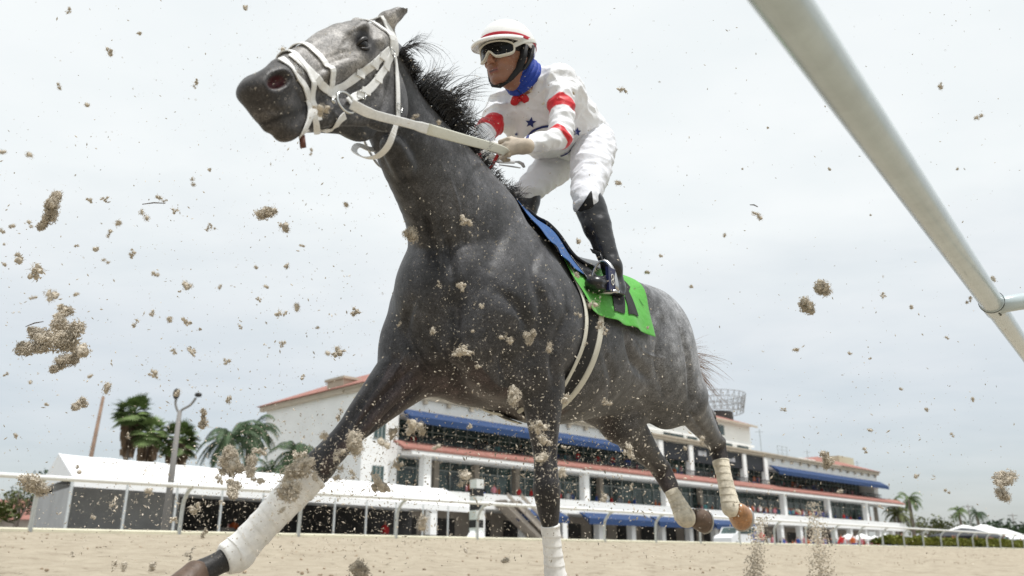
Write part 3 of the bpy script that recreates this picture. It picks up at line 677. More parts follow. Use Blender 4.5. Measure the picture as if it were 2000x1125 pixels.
tree('tree', 150, 888, 74, 3.0, 'low dark tree top just over the marquee ridge by the brown pole', M_leafd, GT, 500)
tree('dry_shrub_tree', 178, 868, 74, 2.4, 'brown leafed small tree at the foot of the bare pole', M_skirt, GT, 500)
for i, (x, y, w, lf) in enumerate(((1812, 998, 9, M_leafy), (1835, 1010, 8, M_leafy), (1852, 1003, 8, M_leafy), (1868, 1012, 7, M_leafy), (1900, 1015, 8, M_leafd), (1945, 1012, 11, M_leafd), (1968, 1016, 10, M_leafd), (1990, 1010, 12, M_leafd), (2010, 1012, 12, M_leafd))):
    lb = ['first bushy olive tree right of the grandstand end', 'second olive tree right of the grandstand, lower than its neighbours', 'third olive tree right of the grandstand, with a spiky top', 'low olive tree left of the dark canopy', 'dark tree behind the dark canopy', 'broad dark tree behind the white canopies', 'dark tree behind the right white canopy', 'large dark tree near the right edge of the photo', 'dark tree cut by the right edge of the photo'][i]
    tree('tree', x, y, 200, w, lb, lf, GT, 420)
# yellow-green hedge beyond the kerb, right; shrubs at left
M_hedge = mat('yellow_hedge', (.20, .215, .045), rough=.8, n=[(.8, .3, 5)])
def hedge(a0, a1, h, label, m, pr=20.4, wd=1.6, n=9000, nm='hedge'):
    r_ = MB(); 
    for i in range(n):
        al = rt.uniform(a0, a1); v = rt.uniform(-wd/2, wd/2); z = 1.0+h*rt.random()**.5*(1-.5*(abs(v)/(wd/2))**3)*(.85+.25*mnoise.noise(Vector((al*.6, v, 0)))); c = trk(pr+v, al, z)
        s_ = .09*rt.uniform(.6, 1.6); a = nrm([rt.gauss(0, 1), rt.gauss(0, 1), rt.gauss(0, .6)]); b_ = nrm(np.cross(a, [rt.random(), .3, 1])); r_.add([c-a*s_, c+b_*s_*.5, c+a*s_, c-b_*s_*.5], [(0, 1, 2, 3)])
    o_ = r_.build(nm, m); tag(o_, label, 'hedge'); return o_
def al_of(px, pr=20.4):
    lo, hi = -10., 300.
    for _ in range(40):
        m_ = (lo+hi)/2
        if proj(trk(pr, m_, 1.5))[0] < px: lo = m_
        else: hi = m_
    return lo
hedge(al_of(1722), al_of(1880), .62, 'long yellow green clipped hedge behind the outer rail on the right', M_hedge)
hedge(al_of(1905), al_of(2010), .70, 'shorter yellow green hedge behind the rail at the right edge', M_hedge, n=6000)
hedge(-2, al_of(62), .55, 'green shrubs behind the rail at the left edge', M_leafy, pr=22, n=3500)

# ================================================================ CANOPIES, PARASOLS, VAN, SMALL HOUSE, PEOPLE
for i, (x, y, w, d) in enumerate(((1660, 1047, 3.4, 120), (1686, 1046, 3.6, 122), (1712, 1050, 3.2, 124), (1733, 1047, 3.6, 126), (1763, 1050, 3.4, 130), (1786, 1052, 3.6, 132), (1808, 1050, 3.6, 134), (1830, 1052, 3.4, 138))):
    q = P(x, 1075, d); q[2] = .93; tp = up_px(0, y-4, q); r_ = empty('parasol', tuple(q))
    tag(r_, ['leftmost white parasol beside the terrace crowd', 'tall white parasol second from the left', 'low white parasol third in the row', 'white parasol fourth in the row', 'white parasol fifth in the row', 'white parasol sixth in the row', 'white parasol seventh in the row', 'rightmost white parasol next to the hedge end'][i], 'parasol', 'white parasols beyond the rail')
    mb = MB(); vs = [tp]+[tp+np.array([math.cos(k*math.pi/4)*w*.5, math.sin(k*math.pi/4)*w*.5, -.75]) for k in range(8)]+[tp+np.array([math.cos(k*math.pi/4)*w*.5, math.sin(k*math.pi/4)*w*.5, -.95]) for k in range(8)]
    mb.add(vs, [(0, 1+k, 1+(k+1) % 8) for k in range(8)]+[(1+k, 9+k, 9+(k+1) % 8, 1+(k+1) % 8) for k in range(8)]); mb.build('canopy', M_tent, r_); mb = MB(); mb.tube([q, tp], .05, 6); mb.build('pole', M_post, r_)
def canopy(x, y, d, w, dep, h, label, m, peaked=True):
    q = P(x, 1075, d); q[2] = .93; tp = up_px(0, y, q); r_ = empty('canopy_tent', tuple(q)); tag(r_, label, 'tent', 'canopy tents at the right'); mb = MB(); e = tp[2]-h
    cs = [q+fd*w/2*a+nd*dep/2*b for a, b in ((-1, -1), (1, -1), (1, 1), (-1, 1))]; cs = [np.array([c[0], c[1], e]) for c in cs]; rg = [tp-fd*w*.18, tp+fd*w*.18]
    mb.add(cs+rg, [(0, 1, 5, 4), (1, 2, 5), (2, 3, 4, 5), (3, 0, 4)]); 
    for k in range(4): mb.prism([cs[k], cs[(k+1) % 4], cs[(k+1) % 4]-np.array([0, 0, .35]), cs[k]-np.array([0, 0, .35])], np.array([.02, .02, 0]))
    mb.build('canopy', m, r_); mb = MB()
    for c in cs: mb.tube([c, np.array([c[0], c[1], .93])], .09, 5)
    mb.build('pole', M_post, r_)
canopy(1893, 1026, 150, 9, 7, 1.6, 'first white canopy tent right of the olive trees', M_tent); canopy(1930, 1025, 152, 9, 7, 1.6, 'second white canopy tent, right of the first', M_tent)
canopy(1965, 1033, 140, 12, 8, 1.8, 'large low white canopy tent near the right edge', M_tent); canopy(1897, 1032, 130, 17, 7, 1.3, 'black canopy tent in front of the white ones', M_panel)
vq = P(1440, 1070, 78); vq[2] = .94; vr = empty('van', tuple(vq)); tag(vr, 'white van parked beyond the rail below the grandstand', 'van')
def vb(t, n, z): return vq+fd*t+nd*n+np.array([0, 0, z])
mb = MB(); sec = [(-2.6, .45), (-2.6, 1.05), (-2.3, 1.25), (-1.5, 1.45), (-.9, 2.05), (2.35, 2.15), (2.6, 1.9), (2.6, .45)]; mb.prism([vb(a, -.95, z) for a, z in sec], nd*1.9); mb.build('body', mat('van_white', (.72, .73, .74), rough=.3, coat=.4), vr)
mb = MB(); mb.prism([vb(-1.35, .951, 1.42), vb(-.85, .951, 1.95), vb(2.2, .951, 2.0), vb(2.2, .951, 1.42)], nd*.02); mb.prism([vb(-1.47, -.8, 1.47), vb(-1.47, .8, 1.47), vb(-.93, .8, 2.02), vb(-.93, -.8, 2.02)], -fd*.03); mb.build('window', M_glass, vr)
for a in (-1.7, 1.6):
    for n_ in (-.96, .78): mb = MB(); mb.tube([vb(a, n_, .36), vb(a, n_+.2, .36)], .36, 16); mb.build('wheel', M_dark, vr, True)
hq = P(16, 1075, 92); hq[2] = .93; hr = empty('small_house', tuple(hq)); tag(hr, 'low building with red tiled roof at the left edge beyond the rail', 'house'); mb = MB(); mb.box(hq+np.array([0, 0, 1.6]), (6, 4, 1.6)); mb.build('wall', M_shade, hr)
mb = MB(); c_ = [hq+np.array([a*6.5, b*4.5, 3.21]) for a, b in ((-1, -1), (1, -1), (1, 1), (-1, 1))]; rg = [hq+np.array([-3.5, 0, 5.6]), hq+np.array([3.5, 0, 5.6])]; mb.add(c_+rg, [(0, 1, 5, 4), (1, 2, 5), (2, 3, 4, 5), (3, 0, 4), (3, 2, 1, 0)]); mb.build('roof', M_tile, hr)
SKN = mat('far_skin', (.30, .17, .11), rough=.7)
def figure_mb(mb, q, h, arm=.0, turn=0.0):
    s_ = h/1.75; e1 = np.array([math.cos(turn), math.sin(turn), 0])
    mb.cur = 1
    for sd in (-1, 1): mb.tube([q+e1*.09*sd*s_, q+e1*.10*sd*s_+np.array([0, 0, .45*s_]), q+e1*.09*sd*s_+np.array([0, 0, .88*s_])], [.05*s_, .065*s_, .095*s_], 6)
    mb.cur = 0; mb.tube([q+np.array([0, 0, z*s_]) for z in (.82, .95, 1.2, 1.42, 1.5)], [.15*s_, .155*s_, .19*s_, .17*s_, .07*s_], 8, flat=(.65, 1.1), up=np.cross(e1, [0, 0, 1.]))
    for sd in (-1, 1): mb.tube([q+e1*.19*sd*s_+np.array([0, 0, 1.40*s_]), q+e1*(.26+arm*.1)*sd*s_+np.array([0, 0, 1.12*s_]), q+e1*.24*sd*s_+np.array([0, 0, .88*s_])], [.055*s_, .045*s_, .035*s_], 6)
    mb.cur = 2; mb.tube([q+np.array([0, 0, 1.44*s_]), q+np.array([0, 0, 1.54*s_])], .05*s_, 6); mb.ellipsoid(q+np.array([0, 0, 1.63*s_]), (.085*s_, .095*s_, .12*s_), 10, 8); mb.cur = 0
cloths = {k: mat('cloth_'+k, c, rough=.8) for k, c in dict(orange=(.50, .12, .035), red=(.50, .03, .03), blue=(.04, .08, .30), white=(.65, .65, .65), grey=(.22, .23, .25), pink=(.55, .22, .26), black=(.02, .02, .02), teal=(.10, .28, .30)).items()}
for x, y, d, c, tr, lb in ((452, 1000, 52, 'orange', 'grey', 'person in an orange shirt standing under the marquee'), (438, 1004, 53, 'pink', 'grey', 'person in a pink top beside the orange shirted one'), (466, 1006, 54, 'grey', 'black', 'person in grey standing right of the orange shirted one'), (750, 1010, 56, 'red', 'black', 'person in red sitting in the shade of the marquee'),
                       (1477, 1035, 74, 'blue', 'blue', 'person in blue standing at the right end of the white van'), (1490, 1040, 76, 'red', 'grey', 'person in red near the white van')):
    q = P(x, 1075, d); q[2] = .94; mb = MB(); figure_mb(mb, q, 1.75, .3, rt.uniform(-.5, .5)); r_ = empty('person', tuple(q)); tag(r_, lb, 'person'); mb.build('body', [cloths[c], cloths[tr], SKN], r_, True)
mb = MB(); keys = list(cloths); mats = [cloths[k] for k in keys]+[SKN]; m0 = MB()
cro = MB()
def crowd(n, f_):
    for i in range(n):
        q = f_(); mb_ = MB(); figure_mb(mb_, q, rt.uniform(1.5, 1.85), .3, rt.uniform(0, 3)); ci = rt.randrange(len(keys)); cj = rt.choice([2, 4, 6]) % len(keys); o = len(cro.v); cro.v += mb_.v; cro.f += [tuple(o+k for k in f) for f in mb_.f]; cro.mi += [[ci, cj, len(keys)][k] for k in mb_.mi]
crowd(90, lambda: bp_(rt.uniform(t_of(1430), t_of(1600)), rt.uniform(.3, 1.7), 5.0)); crowd(70, lambda: bp_(rt.uniform(T[780], TE-3), rt.uniform(-2.5, .3), 9.76)); crowd(50, lambda: bp_(rt.uniform(T[780], TE-3), rt.uniform(-2.2, .8), 5.0)); crowd(150, lambda: bp_(rt.uniform(t_of(1290), t_of(1720)), rt.uniform(5, 22), 0)); crowd(60, lambda: trk(rt.uniform(30, 48), rt.uniform(95, 150), .94))
co = cro.build('crowd', mats, None, False); tag(co, kind='stuff'); co['label'] = 'distant race crowd on the terrace and lawn'; co['category'] = 'crowd'
# ================================================================ HORSE
TH = math.radians(36); HO = np.array([0.218, 3.16, 0.07])
HF = np.array([-math.sin(TH), -math.cos(TH), 0]); HS = np.array([math.cos(TH), -math.sin(TH), 0]); HZ = np.array([0, 0, 1.])
HM = np.stack([HF, HS, HZ])                       # world -> horse
def toH(w): return HM @ (np.asarray(w, float)-HO)
def toW(h): return HO + np.asarray(h, float) @ HM
def PH(x, y, d): return toH(P(x, y, d))

def reach(prev, x, y, L, near=True):
    """depth on the sight line through x, y at distance L from prev (horse coords): keeps real bone lengths"""
    pw = toW(prev); ds = np.linspace(.8, 6, 2601); pts = np.array([P(x, y, d) for d in ds]); e = np.linalg.norm(pts-pw, axis=1)
    i0 = int(np.argmin(e)); 
    seg = slice(0, i0+1) if near else slice(i0, None)
    j = int(np.argmin(abs(e[seg]-L))) + (0 if near else i0)
    return toH(pts[j]), ds[j], e[j]

# --- head frame
HA = P(722, 50, 2.26); HB = P(466, 120, 1.79)
hx = nrm(HB-HA); hy = nrm(HS - hx*np.dot(hx, HS)); hz = np.cross(hx, hy)
ROLL = math.radians(-3); hy, hz = hy*math.cos(ROLL)+hz*math.sin(ROLL), -hy*math.sin(ROLL)+hz*math.cos(ROLL)
HL = np.linalg.norm(HB-HA); hs = HL/.60
def hd(x, y, z): return toH(HA + hs*(x*hx+y*hy+z*hz))
def hdv(x, y, z): return HM @ (x*hx+y*hy+z*hz)
HX, HY, HZZ = hdv(1, 0, 0), hdv(0, 1, 0), hdv(0, 0, 1)

S_ = Sculpt(axis([(-1.3, .010), (.78, .0045), (1.86, None)]), axis([(-.55, .0058), (.60, None)]), axis([(-.06, .0075), (.88, .0052), (1.78, None)]))
c = S_.cap; e_ = S_.ell
# trunk: elliptical stations from buttocks to chest
tr = [(-.80, 1.15, .13, .12), (-.70, 1.185, .205, .19), (-.52, 1.205, .285, .25), (-.34, 1.205, .305, .268), (-.16, 1.180, .305, .268),
      (.02, 1.140, .310, .285), (.2, 1.115, .315, .282), (.36, 1.125, .300, .255), (.50, 1.165, .29, .225), (.62, 1.175, .25, .205), (.72, 1.16, .20, .185)]
S_.chain([(a, 0, b) for a, b, _, _ in tr], [(q, r) for _, _, q, r in tr], k=.05, n=3)
# withers ridge, croup, point of hip
S_.chain([(.56, 0, 1.40), (.40, 0, 1.46), (.2, 0, 1.44), (0, 0, 1.38), (-.2, 0, 1.37)], [(.09, .06), (.11, .055), (.11, .055), (.09, .07), (.08, .09)], k=.09)
for sd in (-1, 1):
    # haunch
    e_((-.50, .142*sd, 1.22), (.255, .245, .15), fwd=(-1, 0, .25), k=.08)
    e_((-.60, .13*sd, 1.07), (.16, .21, .125), fwd=(1, 0, .1), k=.07)
    e_((-.40, .17*sd, 1.11), (.13, .19, .09), fwd=(1, 0, -.6), k=.07)
    c((-.24, .20*sd, 1.36), (-.32, .21*sd, 1.33), .045, k=.09)
    # scapula + shoulder + triceps
    c((.32, .105*sd, 1.41), (.56, .185*sd, 1.16), (.09, .060), (.14, .095), up=(1, 0, .6), k=.07)
    e_((.62, .165*sd, 1.10), (.15, .155, .095), fwd=(1, 0, .8), k=.05)
    e_((.42, .205*sd, 1.09), (.17, .16, .092), fwd=(1, 0, -.5), k=.05)
    # pectoral
    e_((.73, .085*sd, 1.05), (.10, .15, .105), fwd=(1, .2*sd, .3), k=.035)
    e_((.66, .10*sd, .985), (.11, .08, .10), k=.04)
    e_((.52, .08*sd, .905), (.19, .075, .10), k=.05)
# neck
NK = [((.50, 0, 1.27), (.30, .165)), (PH(900, 432, 2.78), (.235, .145)), (PH(850, 350, 2.64), (.182, .115)), (PH(800, 274, 2.52), (.146, .092)),
      (PH(762, 196, 2.44), (.118, .076)), (PH(750, 120, 2.36), (.078, .062))]
S_.chain([a for a, b in NK], [b for a, b in NK], up=(-.8, 0, 1), k=.07, n=4)
# crest and windpipe
S_.chain([(.36, 0, 1.50), PH(980, 400, 2.93), PH(908, 335, 2.76), PH(832, 246, 2.6), PH(768, 155, 2.47), PH(735, 95, 2.38)], [(.06, .045), (.05, .035), (.045, .032), (.04, .03), (.04, .03), (.04, .035)], k=.06)
S_.chain([(.72, 0, 1.20), PH(844, 452, 2.72), PH(814, 388, 2.60), PH(790, 328, 2.45), PH(764, 283, 2.36)], [(.08, .07), (.055, .05), (.05, .045), (.045, .040), (.032, .035)], k=.08)
for sd in (-1, 1):  # neck flows over the front of the shoulder
    c(PH(868, 430, 2.72)+np.array([-.02, .06*sd, 0]), (.66, .13*sd, 1.12), (.085, .06), (.10, .075), k=.09)
    c(PH(905, 440, 2.80)+np.array([-.02, .09*sd, 0]), (.52, .165*sd, 1.20), (.10, .05), (.11, .07), k=.12)
for sd in (-1, 1):  # long neck muscles
    S_.chain([(.62, .12*sd, 1.18), PH(868, 405, 2.72)+np.array([0, .085*sd, 0]), PH(812, 305, 2.55)+np.array([0, .055*sd, 0]), PH(770, 225, 2.44)+np.array([0, .03*sd, 0])],
             [(.05, .05), (.045, .042), (.04, .036), (.035, .03)], k=.045)
# --- head
def hc(p0, p1, r0, r1=None, up=None, **kw):
    sc = lambda r: r*hs if np.isscalar(r) else (r[0]*hs, r[1]*hs)
    c(hd(*p0), hd(*p1), sc(r0), sc(r1 if r1 is not None else r0), up=(HZZ if up is None else up), **kw)
def he(p, r, f=(1, 0, 0), u=(0, 0, 1), **kw):
    e_(hd(*p), [q*hs for q in r], fwd=hdv(*f), up=hdv(*u), **kw)
hc((-.01, 0, -.055), (.12, 0, -.07), (.060, .058), (.093, .092), k=.03)
hc((.12, 0, -.07), (.24, 0, -.075), (.093, .092), (.082, .078), k=.02)
hc((.24, 0, -.075), (.38, 0, -.085), (.085, .078), (.062, .056), k=.02)
hc((.38, 0, -.085), (.50, 0, -.088), (.062, .056), (.052, .046), k=.02)
hc((.50, 0, -.09), (.56, 0, -.098), (.052, .048), (.050, .046), k=.02)
hc((.18, 0, .004), (.47, 0, -.034), (.020, .036), (.014, .022), k=.03)          # nasal bridge plane
for sd in (-1, 1):
    he((.155, .052*sd, -.175), (.122, .128, .032), k=.03)                       # jowl
    hc((.20, .044*sd, -.228), (.42, .032*sd, -.178), (.048, .024), (.034, .021), k=.03)   # jaw bar
    hc((.215, .079*sd, -.022), (.165, .080*sd, -.010), .022, .022, k=.022)       # brow
    he((.205, .076*sd, -.052), (.038, .032, .022), k=.014)                      # orbit
    hc((.19, .070*sd, -.082), (.38, .050*sd, -.098), .014, .010, k=.03)         # facial crest
    hc((.05, .075*sd, -.06), (.13, .088*sd, -.055), .020, .018, k=.02)          # cheek arch
    he((.548, .036*sd, -.072), (.060, .038, .026), f=(1, -.15*sd, -.12), k=.015)  # nostril wing
hc((.16, 0, -.19), (.42, 0, -.175), (.05, .04), (.03, .03), k=.03)
hc((.42, 0, -.172), (.50, 0, -.170), (.028, .032), (.032, .034), k=.03)
hc((.48, 0, -.068), (.602, 0, -.070), (.034, .036), (.026, .036), k=.025)
he((.535, 0, -.185), (.048, .028, .034), f=(1, 0, -.1), k=.018)                 # chin + lower lip
he((.575, 0, -.165), (.036, .018, .028), f=(1, 0, .2), k=.012)
he((.578, 0, -.110), (.038, .046, .040), f=(1, 0, -.4), k=.02)                  # upper lip
he((.545, 0, -.130), (.060, .036, .045), k=.02)
# carves
for sd in (-1, 1):
    he((.560, .060*sd, -.070), (.044, .019, .018), f=(1, -.30*sd, -.12), k=.006, sub=True)      # nostril
    he((.556, .050*sd, -.074), (.028, .012, .018), f=(1, -.30*sd, -.12), k=.006, sub=True)
    hc((.62, .036*sd, -.152), (.46, .052*sd, -.150), .0045, .0035, k=.006, sub=True)            # mouth slit
    he((.205, .097*sd, -.052), (.021, .013, .016), k=.006, sub=True)                            # eye opening
    hc((.115, .092*sd, -.01), (.14, .096*sd, -.03), .012, .008, k=.02, sub=True)                # temple hollow
    hc((.24, .078*sd, -.12), (.40, .062*sd, -.125), .012, .008, k=.02, sub=True)
    he((.235, .10*sd, -.03), (.05, .02, .012), k=.03, sub=True)
# nostril rim
for sd in (-1, 1):
    for q in range(12):
        t0 = 2*math.pi*q/12; t1 = 2*math.pi*(q+1)/12; f1 = np.array([1, -.30*sd, -.12]); f1 /= np.linalg.norm(f1)
        pt = lambda t: np.array([.560, .060*sd, -.070]) + .046*math.cos(t)*f1 + .021*math.sin(t)*np.array([.10, 0, .99])
        hc(tuple(pt(t0)), tuple(pt(t1)), .0045, k=.005)
# ears
EB = [(-.02, .050, -.005), (-.02, -.052, .0)]
ET = [toH(P(805, 9, 2.28)), hd(-.14, -.075, .06)]
for i in (0, 1):
    b = hd(*EB[i]); t = ET[i]; m1 = b+(t-b)*.38+HZZ*.0; 
    c(b, m1, (.034, .028), (.030, .016), up=HX, k=.02); c(m1, b+(t-b)*.72, (.030, .015), (.020, .010), up=HX, k=.012); c(b+(t-b)*.72, t, (.020, .010), (.0045, .004), up=HX, k=.006)
    c(m1+HX*.016+HY*.014*(1 if i == 0 else -1), b+(t-b)*.62+HX*.012+HY*.012*(1 if i == 0 else -1), (.010, .006), (.005, .004), up=HX, k=.008, sub=True)

# --- legs   (joint, section radii fore-aft a / across b)
def leg(pts, rads, up, k=.03, n=7): S_.chain(pts, rads, up=up, k=k, n=n)
J = {}
# right fore reaching forward
elb = np.array([.735, -.155, .93])
kn, d1, L1 = reach(elb, 618, 914, .50); fet, d2, L2 = reach(kn, 464, 1080, .30)
pas, d3, L3 = reach(fet, 385, 1122, .115); hof, d4, L4 = reach(pas, 358, 1180, .085)
J['fr'] = (elb, kn, fet, pas, hof)
# left fore under the body
elbL = PH(1058, 745, 2.76)
knL = PH(1068, 960, 2.66); e1 = M1 = 0; fetL, e2, M2 = reach(knL, 1086, 1140, .30, near=False)
pasL, e3, M3 = reach(fetL, 1083, 1195, .10); hofL, e4, M4 = reach(pasL, 1075, 1225, .07)
J['fl'] = (elbL, knL, fetL, pasL, hofL)
for key, sh in (('fr', (.68, -.15, 1.12)), ('fl', (.60, .17, 1.08))):
    a, b, f, p_, h = J[key]; sgn = -1 if key == 'fr' else 1
    ax_ = nrm(b-a); fw = nrm(np.cross(np.array([0, 1., 0]), ax_)) ; fw = fw if fw[0]+.3*fw[2] > 0 else -fw
    L = lambda t: a+(b-a)*t
    if key == 'fr':
        c(np.array(sh), a, (.125, .095), (.118, .09), up=fw, k=.06)
        leg([np.array(sh)*.4+a*.6, a, L(.18), L(.42), L(.68), L(.86)], [(.12, .10), (.105, .088), (.088, .072), (.066, .055), (.044, .040), (.038, .036)], fw, k=.05)
        c(L(.0)+fw*.045, L(.55)+fw*.018, .045, .026, k=.03); c(L(.02)-fw*.06, L(.45)-fw*.022, .038, .022, k=.03)
    else:
        leg([np.array(sh)*.3+a*.7, a, L(.22), L(.45), L(.7), L(.86)], [(.11, .085), (.090, .075), (.070, .062), (.054, .048), (.042, .037), (.038, .035)], fw, k=.05)
        c(L(.05)+fw*.03, L(.5)+fw*.015, .04, .022, k=.03)
    kd = nrm(f-b)
    leg([L(.84), L(.94), b, b+kd*.05, b+kd*.09], [(.037, .035), (.043, .043), (.043, .044), (.037, .036), (.029, .027)], fw, k=.02)
    c(L(.95)-fw*.028, b-fw*.026+kd*.02, (.02, .018), k=.02)
    leg([b+kd*.07, b+(f-b)*.5, b+(f-b)*.86, f, f+(p_-f)*.5, p_], [(.032, .026), (.029, .024), (.032, .028), (.037, .034), (.029, .028), (.034, .034)], fw, k=.02)
    c(b+kd*.10-fw*.016, f-kd*.03-fw*.018, (.014, .013), k=.015)
# hind left (camera side), then hind right; stifle, point of hock and hock joint
def hind(key, hip, st, hk, pt, fe, pa, ho, d0, sd):
    J[key] = (hk, fe, pa, ho)
    d = nrm(hk-st); fw = nrm(np.cross(np.array([0, 1., 0]), d)); fw = fw if fw[0] > 0 else -fw
    c(hip, st, (.18, .12), (.10, .08), up=fw, k=.07)
    leg([st, st+(hk-st)*.3, st+(hk-st)*.62, st+(hk-st)*.88], [(.098, .076), (.092, .064), (.070, .050), (.050, .040)], fw, k=.05)
    c(st-fw*.04, pt, (.045, .035), (.017, .017), k=.03)            # Achilles cord to the point of hock
    c(pt, hk-fw*.02, (.024, .022), (.034, .030), k=.02)
    kd = nrm(fe-hk); fw2 = nrm(fw-kd*np.dot(fw, kd))
    leg([hk+(st-hk)*.12, hk, hk+kd*.06, hk+kd*.12], [(.040, .036), (.050, .038), (.043, .033), (.033, .028)], fw2, k=.025)
    leg([hk+kd*.10, hk+(fe-hk)*.5, hk+(fe-hk)*.86, fe, fe+(pa-fe)*.5, pa], [(.034, .027), (.030, .025), (.034, .028), (.039, .034), (.030, .028), (.035, .034)], fw2, k=.02)
    c(hk+kd*.05-fw2*.026, fe-kd*.03-fw2*.018, (.016, .014), k=.02)
hkL = PH(1400, 868, 4.12); hind('hl', np.array([-.52, .15, 1.12]), PH(1342, 778, 3.62), hkL, PH(1393, 812, 4.20), PH(1428, 990, 3.98), PH(1438, 997, 3.98), PH(1452, 1004, 4.06), 0, 1)
hkR = PH(1290, 915, 3.92); hind('hr', np.array([-.48, -.14, 1.10]), PH(1214, 820, 3.5), hkR, PH(1274, 880, 4.02), PH(1338, 1010, 3.80), PH(1354, 1010, 3.82), PH(1374, 1008, 3.87), 0, -1)
# dock of the tail
c((-.78, 0, 1.34), (-.95, 0, 1.30), .035, .022, k=.04)
S_.relax(2)
Vh, Fh = S_.mesh(post=10)

# --- muscle grooves and raised veins pressed into the skin along drawn paths
def skin_lines(V, F, lines):
    W = HO+V @ HM; b0 = BVHTree.FromPolygons(W.tolist(), F.tolist()); me = np_mesh('tmp', W, F); nn = np.zeros(len(W)*3, np.float32); me.vertices.foreach_get('normal', nn); nn = nn.reshape(-1, 3); bpy.data.meshes.remove(me)
    tot = np.zeros(len(W))
    for pts, w_, dep in lines:
        q = []
        for x, y in spline(pts, 8):
            h = b0.ray_cast(Vector(tuple(map(float, CAM))), (Vector(tuple(map(float, P(x, y, 1)-CAM)))).normalized())
            if h[0] is not None: q.append(np.array(h[0]))
        if len(q) < 2: continue
        q = np.array(q); lo, hi = q.min(0)-3*w_, q.max(0)+3*w_; idx = np.nonzero(((W > lo) & (W < hi)).all(1))[0]; X = W[idx]; best = np.full(len(idx), 9.0); bt_ = np.zeros(len(idx))
        for i in range(len(q)-1):
            if np.linalg.norm(q[i+1]-q[i]) > .12: continue
            d = q[i+1]-q[i]; t = np.clip(((X-q[i]) @ d)/(d @ d+1e-12), 0, 1); dd = np.linalg.norm(X-(q[i]+t[:, None]*d), axis=1); m = dd < best; best[m] = dd[m]; bt_[m] = (i+t[m])/(len(q)-1)
        tot[idx] += dep*(1.9 if dep < 0 and w_ > .0085 else 1.4)*np.exp(-(best/w_)**2)*np.clip(np.sin(np.pi*np.clip(bt_, .04, .96)), 0, 1)**.5
    return V+(nn @ HM.T)*tot[:, None]
G_ = -1
LINES = [([(1012, 402), (994, 434), (972, 475), (955, 525)], .022, -.005), ([(772, 300), (800, 370), (832, 440), (852, 510)], .018, -.011), ([(862, 425), (874, 480), (884, 540)], .013, -.008), ([(826, 415), (842, 470), (858, 530)], .012, -.006),
         ([(893, 560), (888, 640), (893, 710)], .020, -.014), ([(805, 590), (792, 650), (830, 715), (860, 740)], .018, -.010), ([(1000, 640), (985, 710), (1005, 785)], .020, -.012), ([(1108, 610), (1084, 680), (1082, 750)], .018, -.010),
         ([(1060, 470), (1040, 530), (1060, 600), (1050, 660)], .022, -.008), ([(960, 560), (1010, 600), (1040, 660)], .022, -.007), ([(810, 715), (745, 780), (690, 852)], .011, -.009), ([(772, 700), (715, 775), (668, 850)], .010, -.007), ([(838, 742), (775, 795), (715, 855)], .010, -.006),
         ([(1050, 790), (1055, 860), (1060, 925)], .010, -.007), ([(1076, 790), (1079, 860), (1080, 930)], .009, -.006), ([(1328, 630), (1346, 710), (1350, 790)], .018, -.012), ([(1295, 630), (1285, 710), (1300, 780)], .020, -.009), ([(1222, 650), (1240, 705), (1268, 740)], .022, -.014),
         ([(1345, 800), (1368, 835), (1388, 860)], .010, -.007), ([(1220, 860), (1250, 890), (1275, 920)], .010, -.006), ([(1180, 690), (1195, 740), (1190, 775)], .02, -.006),
         ([(757, 140), (752, 205), (718, 250)], .010, -.006), ([(640, 150), (622, 185), (630, 225)], .010, -.005), ([(690, 108), (655, 118), (625, 140)], .006, -.004), ([(694, 100), (662, 104), (632, 120)], .005, -.003), ([(668, 92), (690, 62), (722, 60)], .006, -.003),
         ([(575, 176), (592, 200), (590, 230)], .006, -.003), ([(500, 190), (520, 215), (560, 215)], .006, -.003), ([(660, 128), (630, 148), (600, 172)], .009, .005), ([(650, 155), (636, 180), (640, 205), (660, 230)], .0045, .004), ([(720, 185), (690, 215), (668, 245)], .0045, .003),
         ([(1000, 560), (1005, 610), (1030, 640)], .004, .0025), ([(800, 680), (770, 730), (740, 765)], .005, .004), ([(1240, 660), (1262, 690), (1300, 700)], .0045, .003), ([(880, 350), (895, 400), (900, 450)], .005, .003)]
Vh = skin_lines(Vh, Fh, LINES)

# --- coat colour: markings, with paler and darker regions
def sstep(a, b, x): t = np.clip((x-a)/(b-a), 0, 1); return t*t*(3-2*t)
def segdist(V, a, b): d = b-a; t = np.clip(((V-a) @ d)/(d @ d), 0, 1); return np.linalg.norm(V-(a+t[:, None]*d), axis=1), t
col = np.tile(np.array([.037, .037, .041]), (len(Vh), 1))
def blend(m, c2):
    global col
    m = np.clip(m, 0, 1)[:, None]; col = col*(1-m)+np.array(c2)*m
V = Vh
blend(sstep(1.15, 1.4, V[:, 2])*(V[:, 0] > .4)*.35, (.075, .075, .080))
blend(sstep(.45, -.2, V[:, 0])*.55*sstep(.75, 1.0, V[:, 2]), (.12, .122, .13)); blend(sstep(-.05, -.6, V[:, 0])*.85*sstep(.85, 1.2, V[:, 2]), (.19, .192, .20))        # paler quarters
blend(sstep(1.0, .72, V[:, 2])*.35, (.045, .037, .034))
hv = (V - toH(HA)); lx, ly, lz = hv @ HX/hs, hv @ HY/hs, hv @ HZZ/hs
inh = sstep(-.10, .02, lx)*(np.abs(ly) < .2)*(lz > -.36)*(np.linalg.norm(hv, axis=1) < .8)
blend(inh*sstep(-.16, -.04, lz)*.75, (.25, .235, .22))
blend(inh*sstep(.30, .12, np.hypot((lx-.21), (lz+.04)*1.3)/1.0)*.3, (.26, .245, .23))
ed = np.sqrt((lx-.195)**2+(lz+.050)**2); blend(inh*sstep(.055, .028, ed)*(np.abs(ly) > .04), (.014, .012, .012))
